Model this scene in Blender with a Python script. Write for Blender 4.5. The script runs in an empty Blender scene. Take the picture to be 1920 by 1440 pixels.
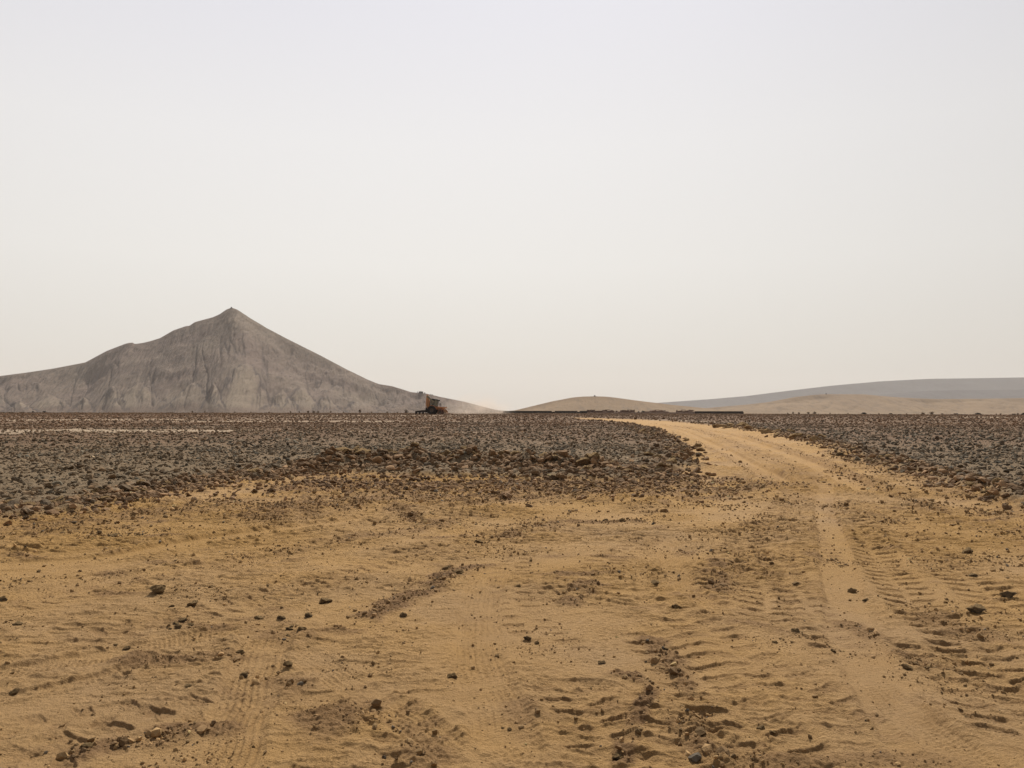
import bpy, bmesh, math, random
import numpy as np
from mathutils import Vector, Matrix, Euler

S = bpy.context.scene
R = math.radians
PI = math.pi

# ------------------------------------------------------------------ camera
FPX = 1478.0                 # focal length in photo pixels (1920 wide)
HORIZON = 770.0              # photo row of the true horizon
EYE = 1.6
PITCH = math.atan((HORIZON - 720.0) / FPX)
cam_d = bpy.data.cameras.new("camera")
cam_d.sensor_width = 36.0
cam_d.lens = 36.0 * FPX / 1920.0
cam_d.clip_start = 0.05
cam_d.clip_end = 30000
cam = bpy.data.objects.new("camera", cam_d)
S.collection.objects.link(cam)
cam.location = (0, 0, EYE)
cam.rotation_euler = (R(90) + PITCH, 0, 0)
S.camera = cam

# ------------------------------------------------------------------ light
SUN_AZ, SUN_EL = R(10), R(46)          # clockwise from the view direction, above the horizon
w = bpy.data.worlds.new("World")
S.world = w
w.use_nodes = True
nt = w.node_tree
nt.nodes.clear()
sky = nt.nodes.new("ShaderNodeTexSky")
sky.sky_type = 'NISHITA'
sky.sun_disc = False
sky.sun_elevation = SUN_EL
sky.sun_rotation = SUN_AZ
sky.altitude = 200
sky.air_density = 1.0
sky.dust_density = 7.0
sky.ozone_density = 1.0
hs = nt.nodes.new("ShaderNodeHueSaturation")
hs.inputs["Saturation"].default_value = 0.16
# veil of airborne dust: cream near the horizon, pale lavender higher up, dimmer on the side away from the sun
tcw = nt.nodes.new("ShaderNodeTexCoord")
sep = nt.nodes.new("ShaderNodeSeparateXYZ")
nt.links.new(tcw.outputs["Generated"], sep.inputs[0])
cr = nt.nodes.new("ShaderNodeValToRGB")
VEIL = [(0.0, (6.75, 6.25, 5.55)), (.07, (7.4, 7.08, 6.5)), (.18, (8.1, 7.9, 7.55)), (.32, (8.2, 8.08, 8.05)), (.48, (7.7, 7.65, 8.2)), (1.0, (5.6, 5.8, 6.6))]
e = cr.color_ramp.elements
while len(e) < len(VEIL): e.new(.5)
for el, (ps, c) in zip(e, VEIL):
    el.position = ps
    el.color = (c[0] / 10, c[1] / 10, c[2] / 10, 1)
nt.links.new(sep.outputs["Z"], cr.inputs[0])
back = nt.nodes.new("ShaderNodeMapRange")
back.inputs["From Min"].default_value = -.6
back.inputs["From Max"].default_value = 1.0
back.inputs["To Min"].default_value = 3.4
back.inputs["To Max"].default_value = 10.5
side = nt.nodes.new("ShaderNodeMath")              # a little brighter towards the left
side.operation = 'MULTIPLY_ADD'
nt.links.new(sep.outputs["X"], side.inputs[0])
side.inputs[1].default_value = -.20
nt.links.new(sep.outputs["Y"], side.inputs[2])
nt.links.new(side.outputs[0], back.inputs["Value"])
vs_ = nt.nodes.new("ShaderNodeVectorMath")
vs_.operation = 'SCALE'
nt.links.new(cr.outputs[0], vs_.inputs[0])
nt.links.new(back.outputs[0], vs_.inputs["Scale"])
mixw = nt.nodes.new("ShaderNodeMix")
mixw.data_type = 'RGBA'
mixw.inputs["Factor"].default_value = 0.97
bg = nt.nodes.new("ShaderNodeBackground")
bg.inputs["Strength"].default_value = 0.1
wo = nt.nodes.new("ShaderNodeOutputWorld")
nt.links.new(sky.outputs[0], hs.inputs["Color"])
nt.links.new(hs.outputs[0], mixw.inputs[6])
nt.links.new(vs_.outputs[0], mixw.inputs[7])
nt.links.new(mixw.outputs[2], bg.inputs["Color"])
nt.links.new(bg.outputs[0], wo.inputs["Surface"])

sl = bpy.data.lights.new("sun", 'SUN')
sl.energy = 5.0
sl.angle = R(0.8)
sl.color = (1.0, 0.93, 0.82)
so = bpy.data.objects.new("sun", sl)
S.collection.objects.link(so)
sdir = Vector((math.sin(SUN_AZ) * math.cos(SUN_EL), math.cos(SUN_AZ) * math.cos(SUN_EL), math.sin(SUN_EL)))
so.rotation_euler = sdir.to_track_quat('Z', 'Y').to_euler()

S.view_settings.view_transform = 'Standard'
S.view_settings.look = 'None'
S.view_settings.exposure = 0.0
S.view_settings.gamma = 1.0
S.render.engine = 'CYCLES'
S.cycles.volume_step_rate = 1.0
S.cycles.volume_bounces = 1
S.cycles.max_bounces = 5
S.cycles.diffuse_bounces = 2
S.cycles.transparent_max_bounces = 8

# ------------------------------------------------------------------ helpers
rng = np.random.default_rng(7)
random.seed(7)


def link(o, parent=None):
    S.collection.objects.link(o)
    if parent is not None:
        o.parent = parent
    return o


def tag(o, label=None, cat=None, group=None, kind=None):
    if label: o["label"] = label
    if cat: o["category"] = cat
    if group: o["group"] = group
    if kind: o["kind"] = kind
    return o


def np_mesh(name, V, F, mat=None, smooth=False, parent=None, attrs=None, cols=None):
    """V (n,3), F (m,3|4) int arrays -> linked object"""
    me = bpy.data.meshes.new(name)
    n, m, k = len(V), len(F), F.shape[1]
    me.vertices.add(n)
    me.vertices.foreach_set("co", np.ascontiguousarray(V, dtype=np.float32).ravel())
    me.loops.add(m * k)
    me.loops.foreach_set("vertex_index", np.ascontiguousarray(F, dtype=np.int32).ravel())
    me.polygons.add(m)
    me.polygons.foreach_set("loop_start", np.arange(0, m * k, k, dtype=np.int32))
    me.polygons.foreach_set("use_smooth", np.full(m, smooth, dtype=bool))
    me.update(calc_edges=True)
    for an, av in (attrs or {}).items():
        a = me.attributes.new(an, 'FLOAT', 'POINT')
        a.data.foreach_set("value", np.ascontiguousarray(av, dtype=np.float32))
    if cols is not None:
        a = me.attributes.new("tint", 'FLOAT_COLOR', 'POINT')
        c4 = np.ones((n, 4), dtype=np.float32)
        c4[:, :3] = cols
        a.data.foreach_set("color", c4.ravel())
    if mat: me.materials.append(mat)
    o = bpy.data.objects.new(name, me)
    return link(o, parent)


def bm_obj(name, bm, mat, parent=None, smooth=False):
    me = bpy.data.meshes.new(name)
    bmesh.ops.recalc_face_normals(bm, faces=bm.faces[:])
    bm.to_mesh(me)
    bm.free()
    me.materials.append(mat)
    for p in me.polygons: p.use_smooth = smooth
    return link(bpy.data.objects.new(name, me), parent)


def empty(name, loc, rz=0):
    o = bpy.data.objects.new(name, None)
    o.location = loc
    o.rotation_euler = (0, 0, rz)
    return link(o)


# gradient noise -----------------------------------------------------------
_perm = np.random.default_rng(3).permutation(4096).astype(np.int64)
_ang = np.random.default_rng(4).uniform(0, 2 * PI, 4096)
_gx, _gy = np.cos(_ang).astype(np.float32), np.sin(_ang).astype(np.float32)


def pn(x, y, seed=0):
    x = np.asarray(x, dtype=np.float64) + seed * 17.31
    y = np.asarray(y, dtype=np.float64) - seed * 9.77
    xi, yi = np.floor(x).astype(np.int64), np.floor(y).astype(np.int64)
    fx, fy = (x - xi).astype(np.float32), (y - yi).astype(np.float32)
    u = fx * fx * fx * (fx * (fx * 6 - 15) + 10)
    v = fy * fy * fy * (fy * (fy * 6 - 15) + 10)

    def g(ix, iy, dx, dy):
        h = _perm[(_perm[(ix + seed * 131) & 4095] + iy) & 4095]
        return _gx[h] * dx + _gy[h] * dy
    a = g(xi, yi, fx, fy)
    b = g(xi + 1, yi, fx - 1, fy)
    c = g(xi, yi + 1, fx, fy - 1)
    d = g(xi + 1, yi + 1, fx - 1, fy - 1)
    return ((a + u * (b - a)) + v * ((c + u * (d - c)) - (a + u * (b - a)))) * 1.45


def fbm(x, y, seed=0, octaves=4, gain=0.5, lac=2.03):
    t, amp, f = 0, 1.0, 1.0
    for i in range(octaves):
        t = t + amp * pn(x * f, y * f, seed + i)
        amp *= gain
        f *= lac
    return t


def ss(a, b, x):
    t = np.clip((x - a) / (b - a), 0, 1)
    return t * t * (3 - 2 * t)


# photo pixel -> world ------------------------------------------------------
def ray(px, py):
    d = Vector(((px - 960) / FPX, (720 - py) / FPX, -1.0))
    return cam.rotation_euler.to_matrix() @ d


def base_z(x, y):
    r = np.hypot(x, y)
    rise = 0.7 * ss(25, 165, r) - 6.0 * ss(238, 620, r)
    return rise - 0.0021 * np.clip(x, -170, 170) * ss(20, 235, r) * (1 - ss(300, 600, r))


def at(px, py):
    """world point where the photo pixel meets the smooth terrain"""
    d = ray(px, py)
    z = 0.0
    p = None
    for _ in range(40):
        t = (z - EYE) / d.z
        t = min(max(t, 0.5), 300)
        p = (d.x * t, d.y * t)
        z = 0.6 * z + 0.4 * float(base_z(np.array([p[0]]), np.array([p[1]]))[0])
    return p


def at_dist(px, py, D):
    """world point on the photo ray at depth D along +Y"""
    d = ray(px, py)
    t = D / d.y
    return (d.x * t, D, EYE + d.z * t)


def poly(pts):
    return np.array([at(*p) for p in pts])


def seg_dist(x, y, P):
    """min distance to polyline P, running length and signed lateral offset"""
    best = np.full(x.shape, 1e9)
    sl_ = np.zeros(x.shape)
    lat = np.zeros(x.shape)
    run = 0.0
    for (ax, ay), (bx, by) in zip(P[:-1], P[1:]):
        dx, dy = bx - ax, by - ay
        L = math.hypot(dx, dy)
        if L < 1e-6: continue
        tr = ((x - ax) * dx + (y - ay) * dy) / (L * L)
        t = np.clip(tr, 0, 1)
        d = np.hypot(x - ax - t * dx, y - ay - t * dy)
        m = d < best
        best = np.where(m, d, best)
        sl_ = np.where(m, run + tr * L, sl_)
        lat = np.where(m, ((x - ax) * dy - (y - ay) * dx) / L, lat)
        run += L
    return best, sl_, lat, run


def inside(x, y, P):
    c = np.zeros(x.shape, dtype=bool)
    j = len(P) - 1
    for i in range(len(P)):
        xi, yi = P[i]
        xj, yj = P[j]
        if yi != yj:
            c ^= ((yi > y) != (yj > y)) & (x < (xj - xi) * (y - yi) / (yj - yi) + xi)
        j = i
    return c


def smooth_line(P, n=6):
    """Catmull-Rom resample"""
    P = np.asarray(P)
    Q = np.vstack([2 * P[0] - P[1], P, 2 * P[-1] - P[-2]])
    out = []
    for i in range(1, len(Q) - 2):
        p0, p1, p2, p3 = Q[i - 1:i + 3]
        for t in np.linspace(0, 1, n, endpoint=False):
            out.append(0.5 * ((2 * p1) + (p2 - p0) * t + (2 * p0 - 5 * p1 + 4 * p2 - p3) * t * t + (3 * p1 - p0 - 3 * p2 + p3) * t ** 3))
    out.append(P[-1])
    return np.array(out)


# ------------------------------------------------------------------ materials
def mat_new(name):
    m = bpy.data.materials.new(name)
    m.use_nodes = True
    n = m.node_tree.nodes
    b = n["Principled BSDF"]
    b.inputs["Roughness"].default_value = 0.95
    b.inputs["Specular IOR Level"].default_value = 0.15
    return m, m.node_tree, b


def nd(t, kind, **kw):
    n = t.nodes.new(kind)
    for k, v in kw.items():
        if k in n.inputs.keys():
            n.inputs[k].default_value = v
        else:
            setattr(n, k, v)
    return n


def mix_col(t, fac, a, b):
    n = t.nodes.new("ShaderNodeMix")
    n.data_type = 'RGBA'
    for i, v in ((0, fac), (6, a), (7, b)):
        if hasattr(v, "is_linked") or isinstance(v, bpy.types.NodeSocket):
            t.links.new(v, n.inputs[i])
        elif i == 0:
            n.inputs[i].default_value = v
        else:
            n.inputs[i].default_value = (*v, 1)
    return n.outputs[2]


def mul_val(t, col, lo, hi, src):
    """col * map(src 0..1 -> lo..hi)"""
    mr = nd(t, "ShaderNodeMapRange")
    mr.inputs["To Min"].default_value = lo
    mr.inputs["To Max"].default_value = hi
    t.links.new(src, mr.inputs["Value"])
    mx = t.nodes.new("ShaderNodeVectorMath")
    mx.operation = 'SCALE'
    t.links.new(col, mx.inputs[0])
    t.links.new(mr.outputs[0], mx.inputs["Scale"])
    return mx.outputs[0]


def noise(t, scale, detail=4, rough=0.55, coord=None, scl=None):
    n = nd(t, "ShaderNodeTexNoise", Scale=scale, Detail=detail, Roughness=rough)
    if coord is None:
        tc = t.nodes.new("ShaderNodeTexCoord")
        coord = tc.outputs["Object"]
    if scl:
        mp = t.nodes.new("ShaderNodeMapping")
        mp.inputs["Scale"].default_value = scl
        t.links.new(coord, mp.inputs[0])
        coord = mp.outputs[0]
    t.links.new(coord, n.inputs["Vector"])
    return n.outputs["Fac"]


def ramp(t, src, lo, hi):
    mr = nd(t, "ShaderNodeMapRange")
    mr.inputs["From Min"].default_value = lo
    mr.inputs["From Max"].default_value = hi
    t.links.new(src, mr.inputs["Value"])
    return mr.outputs[0]


def bump(t, b, src, strength, dist):
    n = nd(t, "ShaderNodeBump")
    n.inputs["Strength"].default_value = strength
    n.inputs["Distance"].default_value = dist
    t.links.new(src, n.inputs["Height"])
    t.links.new(n.outputs[0], b.inputs["Normal"])


def attr(t, name):
    n = t.nodes.new("ShaderNodeAttribute")
    n.attribute_name = name
    return n


def simple_mat(name, col, var=0.25, scale=4.0, rough=0.85, metal=0.0, bumpd=0.0, spec=0.2, dust=None):
    m, t, b = mat_new(name)
    n = noise(t, scale, 5, 0.6)
    c = mix_col(t, 0.0, col, col)
    if dust:
        c = mix_col(t, ramp(t, noise(t, scale * 0.6, 4, 0.65), 0.45, 0.7), c, dust)
    c = mul_val(t, c, 1 - var, 1 + var, n)
    t.links.new(c, b.inputs["Base Color"])
    b.inputs["Roughness"].default_value = rough
    b.inputs["Metallic"].default_value = metal
    b.inputs["Specular IOR Level"].default_value = spec
    if bumpd: bump(t, b, n, 0.8, bumpd)
    return m


# ground: sand of the track, ochre patches, loose brown soil, stony field
def ground_mat():
    m, t, b = mat_new("ground_soil")
    big = noise(t, 0.55, 5, 0.6)
    mid = noise(t, 3.0, 6, 0.65)
    fine = noise(t, 38.0, 6, 0.7)
    grain = noise(t, 150.0, 3, 0.7)
    sand = mix_col(t, ramp(t, big, 0.38, 0.62), (0.408, 0.246, 0.097), (0.378, 0.239, 0.114))
    sand = mix_col(t, attr(t, "ochre").outputs["Fac"], sand, (0.372, 0.220, 0.079))
    sand = mix_col(t, ramp(t, mid, 0.52, 0.80), sand, (0.310, 0.186, 0.077))
    loose = mix_col(t, mid, (0.180, 0.102, 0.048), (0.280, 0.168, 0.078))
    c = mix_col(t, attr(t, "loose").outputs["Fac"], sand, loose)
    near = mix_col(t, mid, (0.150, 0.106, 0.062), (0.240, 0.174, 0.104))
    far = mix_col(t, mid, (0.115, 0.071, 0.042), (0.192, 0.118, 0.068))
    fld = mix_col(t, attr(t, "far").outputs["Fac"], near, far)
    c = mix_col(t, attr(t, "field").outputs["Fac"], c, fld)
    c = mix_col(t, attr(t, "pale").outputs["Fac"], c, (0.46, 0.36, 0.25))
    c = mul_val(t, c, 0.74, 1.26, fine)
    c = mul_val(t, c, 0.62, 1.38, grain)
    t.links.new(c, b.inputs["Base Color"])
    ad = t.nodes.new("ShaderNodeMath")
    ad.operation = 'MULTIPLY_ADD'
    t.links.new(grain, ad.inputs[0])
    ad.inputs[1].default_value = 0.35
    t.links.new(fine, ad.inputs[2])
    bump(t, b, ad.outputs[0], 1.0, 0.030)
    return m


def rubble_mat():
    m, t, b = mat_new("rubble_stone")
    n = noise(t, 22.0, 5, 0.7)
    c = mul_val(t, attr(t, "tint").outputs["Color"], 0.62, 1.38, n)
    t.links.new(c, b.inputs["Base Color"])
    bump(t, b, n, 0.7, 0.02)
    return m


def stone_mat(name, a, bcol, sc=9.0):
    m, t, b = mat_new(name)
    n = noise(t, sc, 6, 0.7)
    n2 = noise(t, sc * 4, 4, 0.7)
    c = mix_col(t, ramp(t, n, 0.35, 0.65), a, bcol)
    oi = t.nodes.new("ShaderNodeObjectInfo")
    c = mul_val(t, c, 0.72, 1.25, oi.outputs["Random"])
    c = mul_val(t, c, 0.75, 1.25, n2)
    ge = t.nodes.new("ShaderNodeNewGeometry")                    # dust settled on the upper faces
    sp = t.nodes.new("ShaderNodeSeparateXYZ")
    t.links.new(ge.outputs["Normal"], sp.inputs[0])
    ad = t.nodes.new("ShaderNodeMath"); ad.operation = 'ADD'
    t.links.new(sp.outputs["Z"], ad.inputs[0]); t.links.new(n, ad.inputs[1])
    c = mix_col(t, ramp(t, ad.outputs[0], .30, 1.25), c, (0.33, 0.215, 0.095))
    t.links.new(c, b.inputs["Base Color"])
    bump(t, b, n2, 0.9, 0.04)
    return m


def hill_mat(name, a, bcol, dark, sc, streak=1.0, lowcol=None, fancol=None, bd=.012):
    m, t, b = mat_new(name)
    n1 = noise(t, sc, 6, 0.6)
    n2 = noise(t, sc * 14, 6, 0.72, scl=(1.0, 0.20, 0.30))
    n3 = noise(t, sc * 40, 4, 0.78, scl=(1.0, 0.4, 0.5))
    c = mix_col(t, ramp(t, n1, 0.35, 0.65), a, bcol)
    if fancol:
        c = mix_col(t, attr(t, 'fan').outputs['Fac'], c, fancol)
    if lowcol:
        c = mix_col(t, attr(t, "apron").outputs["Fac"], c, lowcol)
    if streak > 0:
        c2 = mix_col(t, 0.0, dark, dark)
        f = ramp(t, n2, 0.50, 0.68)
        fi = t.nodes.new("ShaderNodeMath"); fi.operation = 'MULTIPLY_ADD'
        t.links.new(attr(t, "fan").outputs["Fac"], fi.inputs[0]); fi.inputs[1].default_value = -.8 * streak; fi.inputs[2].default_value = streak
        mu = t.nodes.new("ShaderNodeMath"); mu.operation = 'MULTIPLY'
        t.links.new(f, mu.inputs[0]); t.links.new(fi.outputs[0], mu.inputs[1])
        c = mix_col(t, mu.outputs[0], c, c2)
        f = ramp(t, n3, 0.58, 0.66)
        mu = t.nodes.new("ShaderNodeMath"); mu.operation = 'MULTIPLY'
        t.links.new(f, mu.inputs[0]); mu.inputs[1].default_value = streak * 0.9
        c = mix_col(t, mu.outputs[0], c, c2)
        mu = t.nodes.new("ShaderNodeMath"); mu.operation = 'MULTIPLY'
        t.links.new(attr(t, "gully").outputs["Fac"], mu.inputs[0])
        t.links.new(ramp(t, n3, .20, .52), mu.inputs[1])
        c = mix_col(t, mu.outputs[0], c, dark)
    c = mul_val(t, c, 0.72, 1.28, n3)
    c = mul_val(t, c, 0.85, 1.15, n2)
    t.links.new(c, b.inputs["Base Color"])
    ad = t.nodes.new("ShaderNodeMath"); ad.operation = 'MULTIPLY_ADD'
    t.links.new(n3, ad.inputs[0]); ad.inputs[1].default_value = .5; t.links.new(n2, ad.inputs[2])
    bump(t, b, ad.outputs[0], .9, bd / sc)
    return m


M_GROUND = ground_mat()
M_RUBBLE = rubble_mat()

# ------------------------------------------------------------------ layout of the track and the field
left_edge = [(-560, 1075), (-250, 1020), (0, 978), (100, 966), (230, 942), (350, 917), (480, 898), (620, 888), (760, 893),
             (900, 898), (1040, 900), (1160, 902), (1245, 899), (1282, 884), (1280, 852), (1256, 826), (1225, 806), (1165, 794), (1075, 786.2)]
right_edge = [(1075, 784.0), (1180, 786.8), (1260, 791), (1350, 800), (1450, 815), (1560, 842), (1650, 868), (1770, 903), (1920, 947), (2150, 1020), (2500, 1130)]
ROAD = np.vstack([smooth_line(poly(left_edge), 4), smooth_line(poly(right_edge), 4), [(9, 2), (12, -60), (-12, -60), (-9, 3)]])
ROAD_LINES = [smooth_line(poly(left_edge), 4), smooth_line(poly(right_edge), 4)]

BERM = poly([(610, 884), (690, 876), (760, 872), (850, 874), (940, 876), (1010, 882), (1100, 888)])
BERM_R = poly([(1350, 801), (1400, 808), (1450, 817), (1500, 828), (1560, 843), (1600, 853)])

#  (pixels, width m, kind, depth m)
TRACKS = [
    ([(1320, 1140), (1355, 1070), (1400, 1005), (1455, 960), (1500, 925)], .46, 'lug', .028),
    ([(1440, 975), (1452, 1040), (1500, 1120), (1560, 1195), (1600, 1240)], .42, 'lug', .024),
    ([(1560, 935), (1600, 985), (1650, 1055), (1715, 1130), (1800, 1205), (1905, 1290), (2000, 1350)], .46, 'lug', .036),
    ([(1640, 965), (1690, 1000), (1760, 1050), (1830, 1100), (1940, 1170)], .56, 'lug', .032),
    ([(1790, 960), (1850, 990), (1910, 1012), (1980, 1035)], .50, 'lug', .032),
    ([(1700, 1190), (1790, 1250), (1880, 1330), (1960, 1420)], .5, 'lug', .028),
    ([(1500, 985), (1560, 1060)], .4, 'lug', .026),
    ([(1600, 985), (1540, 930), (1480, 890), (1400, 850), (1330, 822)], .55, 'lug', .026),
    ([(1500, 930), (1425, 885), (1350, 850), (1300, 826)], .55, 'lug', .024),
    ([(1760, 965), (1650, 912), (1560, 872), (1460, 838)], .55, 'lug', .026),
    ([(680, 1005), (400, 1065), (150, 1112), (-60, 1155)], .45, 'lug', .020),
    ([(880, 1020), (640, 1085), (380, 1150), (100, 1215)], .45, 'lug', .018),
    ([(1250, 1130), (1330, 1190), (1440, 1260), (1560, 1330), (1700, 1430)], .45, 'lug', .020),
    ([(560, 1120), (700, 1060), (900, 1000), (1100, 955)], .45, 'lug', .018),
    ([(1090, 1230), (1000, 1180), (960, 1120), (960, 1060), (1000, 1010)], .40, 'lug', .016),
    ([(1390, 1010), (1430, 1090), (1440, 1180)], .46, 'lug', .030),
    ([(1215, 1180), (1285, 1255), (1370, 1330), (1450, 1400), (1540, 1470)], .52, 'lug', .026),
    ([(1050, 1275), (1105, 1335), (1130, 1400), (1150, 1480)], .40, 'lug', .024),
    ([(1215, 1290), (1265, 1355), (1300, 1430), (1330, 1510)], .46, 'lug', .026),
    ([(680, 1290), (745, 1345), (790, 1430), (830, 1520)], .40, 'lug', .026),
    ([(-60, 1455), (120, 1405), (280, 1358), (430, 1318), (560, 1285)], .50, 'lug', .022),
    ([(-40, 1380), (120, 1350), (260, 1330), (400, 1305)], .30, 'lug', .018),
    ([(1000, 1130), (1075, 1090), (1150, 1045), (1230, 1005)], .40, 'lug', .022),
    ([(-40, 1010), (200, 988), (420, 958), (650, 932)], .9, 'lug', .022),
    ([(600, 1010), (760, 990), (900, 965), (1080, 938)], .5, 'lug', .018),
    ([(1690, 1340), (1790, 1330), (1920, 1345)], .40, 'lug', .018),
    ([(1550, 905), (1545, 950), (1560, 1010), (1577, 1100), (1600, 1200), (1655, 1300), (1760, 1450)], .34, 'flat', .012),
    ([(930, 1060), (905, 1120), (898, 1180), (902, 1260), (935, 1350), (975, 1470)], .34, 'fine', .009),
    ([(505, 1190), (475, 1265), (442, 1360), (405, 1480)], .34, 'fine', .012),
    ([(545, 1215), (680, 1300), (830, 1400), (930, 1480)], .26, 'fine', .008),
    ([(-60, 1282), (130, 1246), (280, 1216), (400, 1192), (500, 1180)], .30, 'fine', .012),
    ([(-60, 1320), (150, 1284), (320, 1230)], .16, 'fine', .012),
    ([(995, 1277), (1060, 1284), (1130, 1290), (1195, 1312)], .17, 'fine', .013),
    ([(1290, 1380), (1400, 1420), (1520, 1480)], .26, 'fine', .013),
    ([(1620, 1270), (1740, 1370), (1880, 1470)], .24, 'fine', .010),
    ([(1243, 1010), (1262, 1065), (1300, 1115), (1360, 1150)], .26, 'fine', .011),
    ([(-30, 1062), (200, 1047), (400, 1012), (700, 972), (1000, 935), (1250, 905)], .5, 'flat', .02),
    ([(-30, 1130), (250, 1085), (520, 1050), (800, 1010), (1050, 965), (1350, 905)], .45, 'fine', .010),
    ([(720, 950), (745, 965), (790, 985)], .3, 'fine', .010),
    ([(1100, 1130), (1180, 1140), (1270, 1150)], .2, 'fine', .008),
    ([(1465, 905), (1400, 870), (1330, 832), (1260, 803), (1180, 790)], .7, 'flat', .06),
    ([(1640, 925), (1540, 878), (1440, 840), (1350, 812), (1260, 796)], .7, 'flat', .06),
]
TRK = [(smooth_line(poly(p), 5), wd, k, dp) for p, wd, k, dp in TRACKS]

LOOSE = [  # (pixels, width, amount)
    ([(640, 1180), (720, 1140), (790, 1108), (850, 1072), (905, 1062)], .20, 1.0),
    ([(90, 1425), (200, 1395), (300, 1380), (400, 1365)], .16, .9),
    ([(1165, 1430), (1183, 1375), (1200, 1330), (1225, 1295), (1190, 1275), (1150, 1265)], .07, 1.0),
    ([(1230, 1200), (1260, 1260), (1290, 1350), (1300, 1420), (1380, 1440)], .13, .8),
    ([(1350, 1120), (1352, 1050)], .16, .8),
    ([(480, 1165), (560, 1200)], .2, .6),
    ([(320, 1172), (400, 1180)], .15, .7),
    ([(400, 1230), (480, 1245), (560, 1290)], .15, .5),
    ([(600, 1020), (760, 998), (900, 970)], .3, .6),
    ([(740, 952), (800, 985)], .25, .8),
    ([(940, 1010), (1070, 980), (1200, 982)], .2, .8),
    ([(1690, 1230), (1780, 1268)], .12, .8),
    ([(1590, 1170), (1660, 1200)], .14, .7),
    ([(1330, 935), (1400, 912), (1480, 912)], .7, .8),
    ([(1060, 1130), (1110, 1100)], .2, .8),
    ([(700, 1320), (790, 1420), (830, 1470)], .14, .6),
    ([(1750, 1160), (1850, 1200)], .3, .6),
    ([(500, 960), (700, 935), (900, 935), (1100, 925), (1300, 920)], 1.1, .85),
    ([(620, 912), (800, 915), (1000, 915), (1200, 912), (1320, 900)], 1.5, 1.0),
    ([(0, 1000), (200, 975), (420, 945)], .7, .6),
    ([(1560, 850), (1680, 890), (1800, 930), (1920, 970)], .7, .55),
    ([(1560, 880), (1660, 915), (1760, 965)], .35, .5),
    ([(980, 1330), (1010, 1370)], .15, .5),
    ([(1560, 915), (1470, 872), (1385, 835), (1300, 805), (1220, 794)], .45, .40),
    ([(1500, 940), (1430, 895), (1360, 855), (1310, 830)], .3, .4),
    ([(1700, 930), (1600, 890), (1500, 850), (1400, 818)], .3, .5),
]
LSE = [(smooth_line(poly(p), 4), wd, a) for p, wd, a in LOOSE]

PALE = [
    ([(-40, 814), (60, 810), (140, 808.5), (280, 810.5), (400, 810)], 3.4, 1.0),
    ([(90, 813), (200, 814)], 0.8, .8),
    ([(-20, 790), (80, 789), (300, 788)], 4.0, .8),
    ([(370, 791.5), (500, 791.5), (720, 792)], 3.0, .8),
    ([(440, 787.5), (640, 786.5)], 3.0, .4),
    ([(550, 781), (700, 780), (850, 780)], 6.0, .6),
    ([(860, 792), (980, 794), (1090, 797)], 1.0, .4),
    ([(660, 812), (720, 813)], .8, .6),
    ([(870, 814), (900, 814)], .5, .7),
    ([(1330, 793), (1460, 796)], 2.0, .6),
    ([(1240, 789), (1300, 791)], 2.0, .5),
    ([(1820, 783), (1960, 784)], 6.0, .8),
    ([(1500, 828), (1590, 832)], .5, .6),
    ([(330, 802), (420, 803)], 1.2, .4),
]
PLE = [(poly(p), wd, a) for p, wd, a in PALE]


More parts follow.
